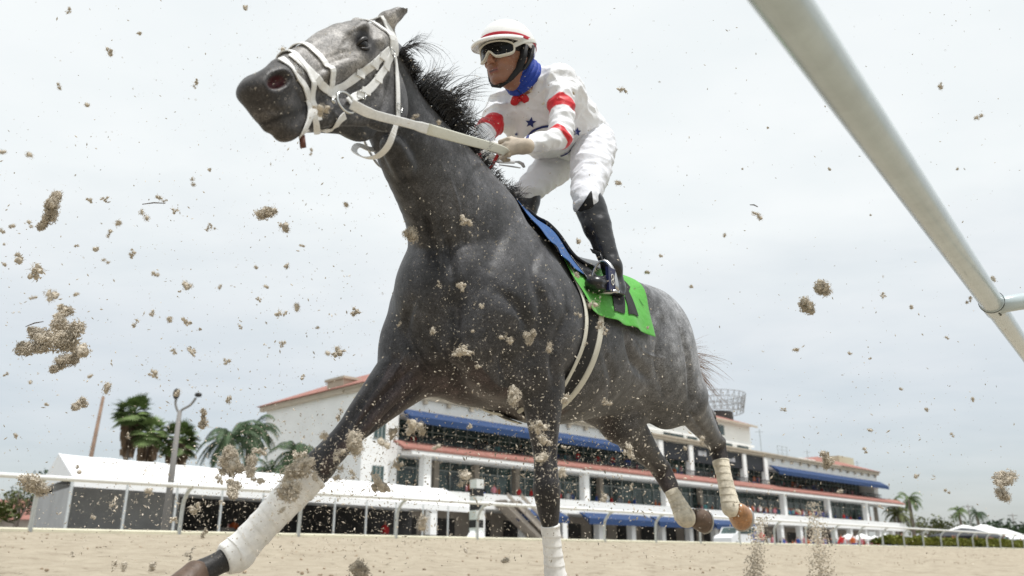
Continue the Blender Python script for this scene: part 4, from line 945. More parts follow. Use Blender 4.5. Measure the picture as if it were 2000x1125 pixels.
blend(inh*sstep(.38, .53, lx), (.030, .027, .027)); blend(inh*sstep(.52, .57, lx)*sstep(-.10, -.14, lz)*.5, (.085, .075, .07))
for sd in (-1, 1):
    nd = np.sqrt(((lx-.562)/.036)**2+((lz+.072)/.016)**2+((ly-.042*sd)/.021)**2); blend(sstep(1.15, .75, nd), (.045, .006, .009))
blend(sstep(.006, .003, np.abs(lz+.151-.0*lx))*(lx > .46)*inh*(np.abs(ly) < .06), (.01, .008, .008))
for key in ('fr', 'fl'):
    a, b, f, p_, h = J[key]
    d, t = segdist(V, a, b); blend((d < .14)*sstep(.35, .8, t), (.018, .016, .017))
    d, t = segdist(V, b, f); blend((d < .1), (.018, .016, .017)); d, t = segdist(V, f, h); blend((d < .1)*1., (.022, .020, .020))
for key in ('hl', 'hr'):
    hk, fe, pa, ho = J[key]
    d, t = segdist(V, hk, fe); blend(sstep(.15, .085, d), (.020, .017, .017)); d, t = segdist(V, fe, ho); blend(sstep(.1, .07, d), (.20, .10, .04) if key == 'hl' else (.05, .035, .028))
for st_, hk_, am in ((PH(1342, 778, 3.62), hkL, .55), (PH(1214, 820, 3.5), hkR, .95)):
    d, t = segdist(V, st_, hk_); blend((d < .17)*sstep(.17, .12, d)*sstep(-.1 if am > .9 else .35, .5 if am > .9 else .95, t)*am, (.024, .019, .018))
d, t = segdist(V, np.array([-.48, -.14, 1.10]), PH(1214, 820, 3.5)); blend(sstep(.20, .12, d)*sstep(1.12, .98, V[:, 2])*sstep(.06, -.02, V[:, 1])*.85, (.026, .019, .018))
# low part of the far hindquarter goes darker brown
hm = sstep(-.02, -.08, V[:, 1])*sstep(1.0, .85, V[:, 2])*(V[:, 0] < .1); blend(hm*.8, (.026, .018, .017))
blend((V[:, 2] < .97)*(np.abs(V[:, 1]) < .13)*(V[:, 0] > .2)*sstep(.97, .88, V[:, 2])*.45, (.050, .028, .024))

def coat_material():
    m = bpy.data.materials.new('horse_coat'); m.use_nodes = True; t = m.node_tree; b = t.nodes['Principled BSDF']
    N = t.nodes.new; Lk = t.links.new
    at = N('ShaderNodeAttribute'); at.attribute_name = 'Col'; tc = N('ShaderNodeTexCoord'); cur = at.outputs['Color']
    def nz_(sc, det, lo, hi, a, b_, ty='noise', stretch=None):
        src = tc.outputs['Object']
        if stretch: mp = N('ShaderNodeMapping'); mp.inputs['Scale'].default_value = stretch; Lk(src, mp.inputs[0]); src = mp.outputs[0]
        if ty == 'noise': x = N('ShaderNodeTexNoise'); x.inputs['Scale'].default_value = sc; x.inputs['Detail'].default_value = det; o = x.outputs['Fac']
        else: x = N('ShaderNodeTexVoronoi'); x.inputs['Scale'].default_value = sc; o = x.outputs['Distance']
        Lk(src, x.inputs['Vector']); r = N('ShaderNodeMapRange'); r.inputs['From Min'].default_value = lo; r.inputs['From Max'].default_value = hi
        r.inputs['To Min'].default_value = a; r.inputs['To Max'].default_value = b_; Lk(o, r.inputs['Value']); return r.outputs[0], o
    for args in ((4, 4, .3, .7, .62, 1.45), (34, 6, .3, .7, .68, 1.35), (120, 5, .3, .7, .66, 1.38), (360, 4, .32, .68, .45, 1.6)):
        r, _ = nz_(*args); v = N('ShaderNodeVectorMath'); v.operation = 'SCALE'; Lk(cur, v.inputs[0]); Lk(r, v.inputs['Scale']); cur = v.outputs[0]
    r, _ = nz_(17, 0, .2, .7, 1.30, .80, 'vor'); v = N('ShaderNodeVectorMath'); v.operation = 'SCALE'; Lk(cur, v.inputs[0]); Lk(r, v.inputs['Scale']); cur = v.outputs[0]
    Lk(cur, b.inputs['Base Color']); b.inputs['Roughness'].default_value = .5; b.inputs['Specular IOR Level'].default_value = .38
    b.inputs['Sheen Weight'].default_value = .06; b.inputs['Sheen Roughness'].default_value = .5
    prev = None
    for sc, st, di, str_ in ((9, .45, .012, None), (16, .5, .007, (1, 1, .35)), (60, .4, .003, (1, 1, .4)), (260, .5, .0018, (1, 1, .45))):
        _, o = nz_(sc, 4, 0, 1, 0, 1, 'noise', str_); bp = N('ShaderNodeBump'); bp.inputs['Strength'].default_value = st; bp.inputs['Distance'].default_value = di
        Lk(o, bp.inputs['Height']); 
        if prev: Lk(prev, bp.inputs['Normal'])
        prev = bp.outputs[0]
    Lk(prev, b.inputs['Normal']); return m
horse = empty('horse', (HO[0], HO[1], .02), 0)
tag(horse, 'dark grey racehorse galloping with white bridle and bandaged legs', 'horse')
VhW = HO + Vh @ HM
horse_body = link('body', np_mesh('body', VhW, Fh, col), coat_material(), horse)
# ================================================================ HORSE: eyes, hooves, bandages, mane, tail, tack
bt = BVHTree.FromPolygons(VhW.tolist(), Fh.tolist())
def V3(a): return Vector((float(a[0]), float(a[1]), float(a[2])))
def hitH(x, y):
    """where the sight line x, y meets the horse's skin"""
    h = bt.ray_cast(V3(CAM), V3(P(x, y, 1)-CAM).normalized())
    return (None, None) if h[0] is None else (np.array(h[0]), np.array(h[1]))
def path_on(pts, off=.006, n=7, sm=4):
    """pixel waypoints -> points and normals lying on the skin"""
    q = spline(pts, n); o = []; nn = []
    for p in q:
        a, b = hitH(p[0], p[1])
        if a is None:
            dp = proj(o[-1])[2] if o else float(np.interp(p[0], [480, 600, 780], [1.8, 1.95, 2.2]))
            h = bt.find_nearest(V3(P(p[0], p[1], dp))); a, b = np.array(h[0]), np.array(h[1])
        o.append(a); nn.append(b)
    o = np.array(o); nn = np.array(nn)
    for _ in range(sm):
        o[1:-1] = .25*o[:-2]+.5*o[1:-1]+.25*o[2:]; nn[1:-1] = .25*nn[:-2]+.5*nn[1:-1]+.25*nn[2:]
    nn /= np.linalg.norm(nn, axis=1)[:, None]
    for i in range(len(o)):          # keep the strap just above the skin after smoothing
        h = bt.find_nearest(V3(o[i]))
        if h[0] is not None:
            dd = np.dot(o[i]-np.array(h[0]), np.array(h[1]))
            if dd < off: o[i] = o[i]+np.array(h[1])*(off-dd)
    return o, nn
def ribbon(mb, pts, nn, w_, th=.003):
    th = th*.62
    """strap of width w_ lying flat: rounded rectangular section"""
    pts = np.asarray(pts); n = len(pts); o = len(mb.v); sec = [(-.5, -.5), (-.5, .3), (-.38, .5), (.38, .5), (.5, .3), (.5, -.5)]
    wl = [w_]*n if np.isscalar(w_) else w_
    for i in range(n):
        t = nrm(pts[min(i+1, n-1)]-pts[max(i-1, 0)]); u = nrm(nn[i]-t*np.dot(nn[i], t)); b = np.cross(t, u)
        for (x, y) in sec: mb.v.append(tuple(pts[i]+b*wl[i]*x+u*th*2*y))
    k = len(sec); c0 = len(mb.f)
    for i in range(n-1):
        for j in range(k): mb.f.append((o+i*k+j, o+i*k+(j+1) % k, o+(i+1)*k+(j+1) % k, o+(i+1)*k+j))
    mb.f.append(tuple(o+j for j in reversed(range(k)))); mb.f.append(tuple(o+(n-1)*k+j for j in range(k)))
    mb.mi += [mb.cur]*(len(mb.f)-c0)
def ringW(center, ax_, ref, r=.4, off=.006, n=40, a0=0, a1=2*math.pi):
    """loop hugging the skin around an axis (all world space)"""
    ax_ = nrm(ax_); u = nrm(ref-ax_*np.dot(ref, ax_)); v = np.cross(ax_, u); o = []; nn = []
    closed = abs(a1-a0-2*math.pi) < 1e-6
    for i in range(n+1):
        t = a0+(a1-a0)*i/n; d = u*math.cos(t)+v*math.sin(t); h = bt.ray_cast(V3(center), V3(d), r)
        # the outermost skin along this direction
        h2 = bt.ray_cast(V3(center+d*r), V3(-d), r)
        p = np.array(h2[0]) if h2[0] is not None else center+d*.05
        o.append(p+d*off); nn.append(d)
    return np.array(o), np.array(nn)

M_strap = mat('white_strap', (.74, .74, .73), rough=.45, spec=.5, n=[(30, .10, 4), (140, .06, 3)], bump=[(220, .3, .001)])
M_strap_in = mat('strap_lining', (.10, .09, .08), rough=.7)
M_metal = mat('steel_ring', (.62, .62, .60), rough=.22, metal=1.0)
M_eye = mat('eye_dark', (.004, .003, .003), rough=.04, spec=.35)
M_hair = mat('black_hair', (.012, .011, .012), rough=.38, spec=.5)
M_tail = mat('straw_brown_hair', (.20, .105, .045), rough=.55, n=(20, .4, 3))
M_hoofB = mat('amber_hoof', (.33, .155, .055), rough=.35, spec=.5, n=[(18, .30, 5), (90, .25, 4)], bump=[(60, .5, .004)], coat=.3)
M_hoofD = mat('dark_hoof', (.10, .065, .045), rough=.5, n=[(25, .35, 5)], bump=[(60, .5, .004)])
M_shoe = mat('worn_shoe', (.45, .44, .42), rough=.35, metal=.9)
M_wrap = mat('white_bandage', (.80, .79, .77), rough=.8, spec=.2, n=[(7, .16, 6), (60, .09, 4)], bump=[(150, .4, .0015)])
M_wrapd = mat('sandy_bandage', (.60, .55, .45), rough=.9, spec=.15, n=[(14, .28, 5), (70, .18, 4)], bump=[(60, .5, .006), (200, .4, .002)])

# eyes
for sd in (-1, 1):
    mb = MB(); cE = toW(hd(.205, .076*sd, -.052)); R = np.stack([hx, hy, hz], 1); mb.ellipsoid(cE, (.021, .019, .017), 24, 16, R)
    mb.build('eye', M_eye, horse, True)
M_lid = mat('eyelid_skin', (.018, .015, .014), rough=.4, spec=.5)
for sd in (-1, 1):
    for zz, rr, name in ((.0125, .0050, 'upper_eyelid'), (-.0125, .0036, 'lower_eyelid')):
        pts = [toW(hd(.205+.025*math.cos(t), (.076+.0185*math.sin(t)**.7)*sd, -.052+zz*math.sin(t)+(.002 if zz > 0 else 0))) for t in np.linspace(.02, math.pi-.02, 14)]
        mb = MB(); mb.tube(pts, [rr*(.4+.6*math.sin(t)) for t in np.linspace(.1, math.pi-.1, 14)], 8); mb.build(name, M_lid, horse, True)

# hooves: sloping oval capsule, flat sole with a shoe
def hoof(pa, ho, back, m, size=1.0, name='hoof'):
    pa, ho, back = toW(pa), toW(ho), HM.T @ np.array(back, float); a = nrm(ho-pa); b = nrm(back-a*np.dot(back, a)); s_ = np.cross(a, b)
    mb = MB(); st = [(-.020, .034, .033, 0), (-.010, .039, .037, 0), (.004, .043, .040, -.002), (.022, .048, .044, -.006), (.045, .053, .048, -.012), (.060, .054, .048, -.016), (.068, .050, .044, -.018)]
    n = 22; o = len(mb.v)
    for (h_, rf, rs, sh) in st:
        for k in range(n):
            t = 2*math.pi*k/n; fr = math.cos(t); r1 = rf*(1.0 if fr < 0 else .86); dip = .012*max(0, fr)*(h_ < .01)
            mb.v.append(tuple(pa+size*(a*(h_+dip)+b*(r1*fr+sh)+s_*rs*math.sin(t))))
    for i in range(len(st)-1):
        for k in range(n): mb.f.append((o+i*n+k, o+i*n+(k+1) % n, o+(i+1)*n+(k+1) % n, o+(i+1)*n+k))
    mb.f.append(tuple(o+(len(st)-1)*n+k for k in range(n))); mb.f.append(tuple(o+k for k in reversed(range(n)))); mb.mi += [0]*len(mb.f)
    ob = mb.build(name, m, horse, True)
    sh = MB(); pts = []
    for k in range(17):
        t = math.radians(35)+math.radians(290)*k/16; pts.append(pa+size*(a*.071+b*(.047*math.cos(t)-.018)+s_*.042*math.sin(t)))
    sh.tube(pts, .0095*size, 6, flat=(.45, 1.0), up=a); so = sh.build('horseshoe', M_shoe, ob, True)
    return ob
hoof(J['hl'][2], J['hl'][3]+np.array([0, 0, 0]), (-.2, 0, 1), M_hoofB, 1.2)
hoof(J['hr'][2], J['hr'][3], (-.2, 0, 1), M_hoofD, 1.1)
hoof(J['fr'][3], J['fr'][4], (-1, 0, .3), M_hoofD, 1.0)
hoof(J['fl'][3], J['fl'][4], (-1, 0, .1), M_hoofD, 1.0)

# bandages: spiral-wound sleeves round the cannons and fetlocks
def bandage(pts, rads, m, turns=9, up=(1, 0, 0), lump=.0012):
    q = spline([np.concatenate([toW(p), r]) for p, r in zip(pts, rads)], 10); n = len(q); seg = 34; mb = MB(); o = 0
    upw = HM.T @ np.array(up, float); L = np.cumsum([0]+[np.linalg.norm(q[i+1][:3]-q[i][:3]) for i in range(n-1)]); L /= L[-1]
    rows = []
    m_ = 90
    for i in range(m_+1):
        t = i/m_; v = np.array([np.interp(t, L, [a[j] for a in q]) for j in range(5)]); t2 = min(1, t+.01); t1 = max(0, t-.01)
        d = nrm(np.array([np.interp(t2, L, [a[j] for a in q])-np.interp(t1, L, [a[j] for a in q]) for j in range(3)]))
        a = nrm(upw-d*np.dot(upw, d)); b = np.cross(d, a)
        for k in range(seg):
            th = 2*math.pi*k/seg; ph = (t*turns+k/seg) % 1.0
            rr = 1+.06*ph**1.5-.02+lump*14*mnoise.noise(Vector((v[0]*30, v[1]*30+k, v[2]*30)))
            if i in (0, m_): rr *= .93
            mb.v.append(tuple(v[:3]+rr*(v[3]*math.cos(th)*a+v[4]*math.sin(th)*b)))
    for i in range(m_):
        for k in range(seg): mb.f.append((i*seg+k, i*seg+(k+1) % seg, (i+1)*seg+(k+1) % seg, (i+1)*seg+k))
    mb.f.append(tuple(reversed(range(seg)))); mb.f.append(tuple(m_*seg+k for k in range(seg))); mb.mi = [0]*len(mb.f)
    return mb.build('leg_bandage', m, horse, True)
def lerp(a, b, t): return a+(b-a)*t
a, b, f, p_, h = J['fr']; bandage([lerp(b, f, .06), lerp(b, f, .3), lerp(b, f, .6), lerp(b, f, .88), f, lerp(f, p_, .35)], [(.054, .052), (.052, .047), (.046, .042), (.046, .042), (.052, .047), (.042, .040)], M_wrap, 8)
a, b, f, p_, h = J['fl']; bandage([lerp(b, f, .36), lerp(b, f, .6), lerp(b, f, .88), f, lerp(f, p_, .6)], [(.034, .030), (.033, .029), (.038, .034), (.043, .040), (.036, .036)], M_wrap, 8)
hk, fe, pa, ho = J['hl']; bandage([lerp(hk, fe, .26), lerp(hk, fe, .5), lerp(hk, fe, .82), fe, lerp(fe, pa, .5)], [(.046, .042), (.042, .037), (.046, .040), (.054, .046), (.046, .042)], M_wrapd, 7)
hk, fe, pa, ho = J['hr']; bandage([lerp(hk, fe, .46), lerp(hk, fe, .65), lerp(hk, fe, .85), fe, lerp(fe, pa, .5)], [(.040, .034), (.041, .036), (.048, .042), (.054, .046), (.046, .042)], M_wrapd, 6)

# mane, forelock, tail: many tapering locks
rnd = random.Random(7)
def locks(name, roots, m, parent, n, length, wdt, flow, curl=.3, segs=7):
    mb = MB()
    ng = max(6, n//26); gr = [(rnd.random(), rnd.uniform(.35, 1.3), np.array([rnd.gauss(0, .34) for _ in range(3)]), rnd.uniform(0, 6.28), rnd.uniform(.3, 1.2)) for _ in range(ng)]
    for i in range(n):
        tg, lg, dg, pg, cg = gr[i % ng]; t = min(.999, max(0, tg+rnd.gauss(0, .012))); r, l0, up_ = roots(t, rnd)
        L = length(t)*lg*rnd.uniform(.7, 1.1); d = nrm(np.array(flow(t))+dg+np.array([rnd.gauss(0, .07) for _ in range(3)])); s0 = nrm(up_)
        pts = [r-s0*.01]; ph = pg+rnd.gauss(0, .25); cu = cg*curl*rnd.uniform(.8, 1.2)
        side = nrm(np.cross(d, [0, 0, 1.0])); dn = np.cross(side, d)
        for k in range(1, segs+1):
            u = k/segs; w1 = min(1, u*1.8)
            stp = nrm(s0*(1-w1)*1.1+d*w1 + cu*(math.sin(ph+u*3.5)*side*.5+math.cos(ph+u*2.6)*dn*u))
            pts.append(pts[-1]+stp*L/segs)
        w0 = wdt*rnd.uniform(.35, 1.35)
        mb.tube(pts, [w0*(1-.88*(k/segs)**1.3) for k in range(segs+1)], 4, cap=False, flat=(.6, 1.0))
    return mb.build(name, m, parent, True)
CR = spline([(772, 100), (808, 146), (843, 188), (872, 230), (900, 270), (932, 303), (968, 350), (1005, 384), (1035, 402)], 6)
crest = []
for x, y in CR:
    best = None
    dgs = np.interp(x, [772, 1035], [2.32, 3.05]); h = bt.find_nearest(V3(P(x, y, dgs))); crest.append((np.array(h[0]), np.array(h[1])))
def mane_root(t, r):
    k = t*(len(crest)-1.001); i = int(k); p = crest[i][0]*(1-k+i)+crest[i+1][0]*(k-i); nn = crest[i][1]
    return p+HS*r.uniform(-.022, .03)+np.array([0, 0, r.uniform(-.014, .004)]), 0, nn*.5+np.array([0, 0, .6])
def mane_len(t): return float(np.interp(t, [0, .08, .16, .4, .56, .66, .75, .9, 1], [.02, .03, .14, .21, .09, .045, .05, .10, .05]))
locks('mane', mane_root, M_hair, horse, 2600, mane_len, .0019, lambda t: (.72, .70, .38+.55*(1-t)), .95, 9)
fr = crest[0][0]
locks('forelock', lambda t, r: (fr+hx*r.uniform(-.04, .0)+hy*r.uniform(-.01, .02), 0, hz*.3-hx), M_hair, horse, 60, lambda t: .13, .0015, lambda t: (.9, .35, .10), 1.0, 9)
tb = toW((-.95, 0, 1.29))
locks('tail', lambda t, r: (tb+HS*r.uniform(-.03, .03)+np.array([0, 0, r.uniform(-.04, .03)]), 0, -HF), M_tail, horse, 420, lambda t: .40, .0022, lambda t: (.42, .62, -.38), .5, 12)

# ---- bridle
bridle = MB()
def strap(pts, w_=.018, off=.004, n=7, th=.0025): o, nn = path_on(pts, off, n); ribbon(bridle, o, nn, w_, th)
strap([(568, 108), (590, 126), (612, 148), (632, 170), (646, 184)], .021)
strap([(549, 116), (566, 130), (580, 152), (593, 168), (601, 190), (606, 210), (603, 230), (594, 250), (585, 265)], .018)
strap([(600, 196), (610, 222), (617, 245), (621, 268)], .016)
strap([(632, 268), (650, 248), (664, 232), (672, 226)], .018)
strap([(647, 180), (672, 166), (696, 150), (720, 132), (744, 112), (758, 98)], .021)
strap([(677, 202), (692, 192), (704, 186), (722, 172), (738, 150), (750, 130), (760, 108)], .021, off=.008)
strap([(600, 267), (612, 270), (628, 271)], .02)
for x, y in ((700, 147), (728, 127), (744, 112), (712, 180), (735, 156), (750, 130)):    # keepers
    a, b = hitH(x, y)
    if a is not None: 
        R = np.stack([nrm(np.cross(b, [0, 0, 1.])), nrm(np.cross(b, np.cross(b, [0, 0, 1.]))), b], 1); bridle.box(a+b*.0085, (.0125, .008, .0025), R)
# browband right over the forehead, crownpiece behind the ears
o, nn = ringW(toW(hd(.085, 0, -.07)), nrm(hx*1.0+hz*.32), hz, off=.006, n=30, a0=-1.9, a1=1.9); ribbon(bridle, o, nn, .022, .0028)
o, nn = ringW(toW(hd(.02, 0, -.08)), nrm(hx*.95+hz*.10), hz, off=.007, n=34, a0=-2.0, a1=2.0); ribbon(bridle, o, nn, .024, .0028)
# throatlatch hangs as a loose loop below the jaw
o, nn = path_on([(764, 92), (770, 120), (773, 160), (774, 200), (774, 232)], .006, 6)
ex = [P(768, 262, 2.13), P(756, 288, 2.13), P(736, 306, 2.16), P(712, 308, 2.22), P(692, 296, 2.3), P(700, 284, 2.38), P(728, 292, 2.42), P(752, 280, 2.45), toW(hd(.10, -.11, -.15)), toW(hd(.05, -.10, -.05))]
sp = spline([o[-1]]+ex, 5)[1:]; cen = P(735, 200, 2.25)
o2 = np.array(list(o)+sp); n2 = np.array(list(nn)+[nrm(q-cen) for q in sp]); ribbon(bridle, o2, n2, .018, .0025)
bridle.build('bridle', M_strap, horse, False)
# far side of the nosebands
nb = MB()
o, nn = ringW(toW(hd(.44, 0, -.11)), nrm(hx+hz*.16), hz, off=.005, n=30, a0=-2.7, a1=.5); ribbon(nb, o, nn, .018, .0025)
o, nn = ringW(toW(hd(.37, 0, -.11)), nrm(hx+hz*.05), hz, off=.005, n=30, a0=-2.3, a1=.3); ribbon(nb, o, nn, .020, .0025)
nb.build('noseband', M_strap, horse, False)
# bit ring, bit, buckles
mb = MB(); rc, rn = hitH(668, 206); rc = rc+rn*.016; e1 = nrm(np.cross(rn, [0, 0, 1.])); e2 = np.cross(rn, e1)
mb.tube([rc+.0285*(math.cos(t)*e1+math.sin(t)*e2) for t in np.linspace(0, 2*math.pi, 33)], .0032, 8, cap=False); br = mb.build('bit_ring', M_metal, horse, True)
mb = MB(); k0 = P(650, 198, proj(rc)[2]-.01); mb.ellipsoid(k0, (.008, .008, .008), 12, 8); mb.tube([k0, k0-rn*.05], .006, 8); mb.build('bit', M_metal, horse, True)
mb = MB(); h_ = bt.find_nearest(V3(P(586, 262, 1.9))); a, b = np.array(h_[0]), np.array(h_[1]); mb.tube([a+b*.004, a+b*.006+np.array([.004, 0, -.03])], .008, 6, flat=(1, .35)); mb.build('chin_buckle', mat('rust_leather', (.12, .045, .03)), horse, True)
for x, y in ((578, 141), (703, 189), (774, 212), (760, 104)):
    mb = MB()
    a, b = hitH(x, y)
    if a is None: continue
    a = a+b*.011; u = nrm(np.cross(b, [0, 0, 1.])); v = np.cross(b, u); c4 = [a+.011*u*i+.009*v*j for i, j in ((-1, -1), (1, -1), (1, 1), (-1, 1), (-1, -1))]
    mb.tube(c4, .0014, 5); mb.build('buckle', M_metal, horse, True)

# ---- saddlecloth, girth
def trunk_ring(s_, zc, phs, off, tilt=0.0):
    """skin points round the barrel at station s_: angle 0 = spine, positive = horse's left"""
    o = []
    for ph in phs:
        cc = np.array([s_, 0, zc]); d = np.array([tilt*(1-math.cos(ph)), math.sin(ph), math.cos(ph)]); d = d/np.linalg.norm(d)
        h = bt.ray_cast(V3(toW(cc+d*.75)), V3(-(HM.T @ d)), .9); p = toH(np.array(h[0])) if h[0] is not None else cc+d*.25
        # legs are not part of the barrel
        if np.linalg.norm(p-cc) > .5: p = cc+d*.3
        if abs(ph) > 2.0 and np.linalg.norm(p-cc) > .345: p = cc+d*.345
        o.append(p+d*off)
    return o
def cloth(name, s0, s1, phf, m, off, rip, th=.003, parent=None, ns=26, nph=60):
    g = []
    for i in range(ns+1):
        u = i/ns; s_ = s0+(s1-s0)*u; pm = phf(u); phs = [-pm+2*pm*k/nph for k in range(nph+1)]; r = trunk_ring(s_, 1.17, phs, off)
        row = []
        for k, p in enumerate(r):
            e = max(0, abs(2*k/nph-1)-.62)/.38; wv = rip*e*(math.sin(s_*38+1.3)+.6*math.sin(s_*71))*.5+rip*.7*e*e
            d = nrm([0, math.sin(phs[k]), math.cos(phs[k])*.3]); row.append(p+d*wv+np.array([0, 0, .2*rip*e*math.sin(s_*55)]))
        g.append(row)
    g = np.array(g)
    for _ in range(3):
        g[1:-1] = .25*g[:-2]+.5*g[1:-1]+.25*g[2:]; g[:, 1:-1] = .25*g[:, :-2]+.5*g[:, 1:-1]+.25*g[:, 2:]
    return g
M_blue = mat('royal_blue_cloth', (.007, .075, .25), rough=.75, n=[(12, .15, 4), (120, .10, 3)], bump=[(20, .6, .01), (400, .3, .001)], sheen=.2)
M_green = mat('bright_green_cloth', (.085, .36, .05), rough=.7, n=[(10, .12, 4)], bump=[(16, .7, .012), (400, .25, .001)], sheen=.1)
M_blk = mat('black_leather', (.014, .014, .016), rough=.33, spec=.5, n=(20, .3, 4), bump=[(40, .5, .004)])
M_blkcloth = mat('black_cloth', (.012, .012, .013), rough=.8, bump=[(60, .4, .003)])
def grid_obj(name, g, m, parent, th=.004):
    """sheet with thickness from a grid of horse-frame points"""
    a, b = g.shape[:2]; W = np.array([[toW(p) for p in r] for r in g]); me = bpy.data.meshes.new(name)
    vs = W.reshape(-1, 3); fs = [(i*b+j, i*b+j+1, (i+1)*b+j+1, (i+1)*b+j) for i in range(a-1) for j in range(b-1)]
    me.from_pydata(vs.tolist(), [], fs); me.update(); o = link(name, me, m, parent, True)
    md = o.modifiers.new('thickness', 'SOLIDIFY'); md.thickness = th; md.offset = 0
    md = o.modifiers.new('smooth', 'SUBSURF'); md.levels = 1; md.render_levels = 1
    return o
sc_ = empty('saddlecloth', tuple(toW((0, 0, 1.5))), 0); tag(sc_, 'blue and green race cloth with black number under the saddle of the grey horse', 'saddlecloth')
gg = cloth('g', .34, -.20, lambda u: 1.66-.05*u, None, .012, .026); grid_obj('green_cloth', gg, M_green, sc_)
gb = cloth('b', .50, .25, lambda u: .95+.10*u, None, .022, .008); grid_obj('blue_cloth', gb, M_blue, sc_)
# black numeral shape on the left panel, following the cloth
def on_cloth(s_, z, off): 
    h = bt.ray_cast(V3(toW((s_, 1, z))), V3(-HS), 1.5); return toH(np.array(h[0]))+np.array([0, off, 0])
# ================================================================ JOCKEY
jock = empty('person', tuple(toW((.05, 0, 1.5))), 0)
tag(jock, 'rider in white silks with red armbands and white helmet crouching over the grey horse', 'person')
pel, wai, che, nkb = P(1131, 275, 3.69), P(1105, 240, 3.59), P(1072, 196, 3.46), P(1036, 166, 3.38)
hL, hR, kL, kR = P(1160, 286, 3.58), P(1118, 290, 3.82), P(1146, 384, 3.22), P(1038, 366, 3.54)
aL, aR = P(1195, 522, 3.08), toW((.10, -.33, 1.34)); tL, tR = P(1160, 552, 2.90), toW((.27, -.34, 1.27)); heL, heR = P(1206, 562, 3.11), toW((.05, -.33, 1.27))
sL, sR, eL, eR = P(1096, 162, 3.33), P(984, 206, 3.50), P(1098, 266, 3.16), P(950, 260, 3.32)
wL, wR = P(1022, 286, 3.00), P(946, 300, 3.14)
def jn(a, b): return round(float(np.linalg.norm(a-b)), 2)
HC = P(990, 112, 3.29); g = nrm([-.60, -.74, -.22]); gy = nrm(np.cross([0.10, 0, 1.0], g)); gz = np.cross(g, gy)
def jp(x, y, z): return HC+x*g+y*gy+z*gz
tor = nrm(nkb-pel); dors = nrm(np.array([0, 0, 1.0])-tor*tor[2]); lat = nrm(sL-sR)

def jgrid(lo, hi, h): return Sculpt(*[np.arange(a, b, h) for a, b in zip(lo, hi)])
def limb(S, p0, p1, r0, rm, r1, tm=.35, up=(0, 0, 1), k=.03):
    m = p0+(p1-p0)*tm; S.cap(p0, m, r0, rm, up=up, k=k); S.cap(m, p1, rm, r1, up=up, k=min(k, .02))
def wrinkle(V, F, amp, sc, seed=0):
    """cloth folds: push the surface along its normals with ridged noise"""
    me = np_mesh('tmp', V, F); n = np.zeros(len(V)*3, np.float32); me.vertices.foreach_get('normal', n); n = n.reshape(-1, 3); bpy.data.meshes.remove(me)
    d = np.array([(1-abs(mnoise.noise(Vector((v[0]*sc+seed, v[1]*sc*.8, v[2]*sc*1.5)))*2.2))*.7+.32*(1-abs(mnoise.noise(Vector((v[0]*sc*2.3, v[1]*sc*2.1+seed, v[2]*sc*3)))*2.2)) for v in V])
    return V+n*((d-.6)*amp)[:, None]

# --- body: one continuous surface under the clothes
lo = np.minimum.reduce([tR, tL, wR, wL, HC, pel])-.25; hi = np.maximum.reduce([pel, hL, hR, aL, HC, sL])+.22
flo, fhi = HC-np.array([.15, .15, .17]), HC+np.array([.15, .15, .15])
hi = np.maximum(hi, fhi+.02); B = Sculpt(*[axis([(lo[i], .0095), (flo[i], .0034), (fhi[i], .0095), (hi[i], None)]) for i in range(3)])
def figure(S, g_=0.0, arms=True, legs=True, k=.03):
    S.cap(pel, wai, (.10+g_, .135+g_), (.088+g_, .125+g_), up=dors, k=k); S.cap(wai, che, (.088+g_, .125+g_), (.105+g_, .150+g_), up=dors, k=k)
    S.cap(che, nkb, (.105+g_, .150+g_), (.065+g_, .09+g_), up=dors, k=k)
    S.cap(sL-lat*.03, sR+lat*.03, .058+g_, k=.05)
    if arms:
        for s_, e2_, w_ in ((sL, eL, wL), (sR, eR, wR)):
            limb(S, s_, e2_, .056+g_, .047+g_, .037+g_); limb(S, e2_, w_, .038+g_, .038+g_, .024+g_)
    if legs:
        for h_, k_, a_, t_, he_ in ((hL, kL, aL, tL, heL), (hR, kR, aR, tR, heR)):
            limb(S, h_, k_, .088+g_, .074+g_, .052+g_); limb(S, k_, a_, .050+g_, .050+g_, .032+g_)
            S.cap(he_, t_, (.03+g_, .034+g_), (.024+g_, .036+g_), k=.02); S.cap(a_, he_, .033+g_, k=.02)
figure(B, -.008)
# --- head and face, part of the same surface
Fc = B
def fe_(p, r, f=(1, 0, 0), u=(0, 0, 1), **kw): 
    tw = lambda q: q[0]*g+q[1]*gy+q[2]*gz
    Fc.ell(jp(*p), r, fwd=tw(f), up=tw(u), **kw)
def fc_(p0, p1, r0, r1=None, **kw): Fc.cap(jp(*p0), jp(*p1), r0, r1, up=gz, **kw)
fe_((-.012, 0, .02), (.095, .095, .075)); fe_((.035, 0, -.045), (.058, .06, .058), k=.03); fe_((.052, 0, -.085), (.038, .034, .038), k=.02)
fe_((.080, 0, -.108), (.017, .016, .020), k=.018)
fc_((-.02, .055, -.05), (.065, .022, -.105), .018, .014, k=.02); fc_((-.02, -.055, -.05), (.065, -.022, -.105), .018, .014, k=.02)   # jaw line
for sd in (-1, 1):
    fe_((.066, .036*sd, -.035), (.022, .016, .024), k=.018)
    fe_((.060, .026*sd, -.07), (.03, .022, .018), k=.015)
    fe_((.088, .032*sd, -.002), (.013, .012, .018), k=.010, sub=True)
    fe_((-.008, .077*sd, -.022), (.022, .031, .010), f=(1, 0, -.2), k=.006); fe_((-.004, .086*sd, -.020), (.010, .018, .006), k=.004, sub=True)
    fe_((.104, .011*sd, -.047), (.008, .007, .007), k=.005)
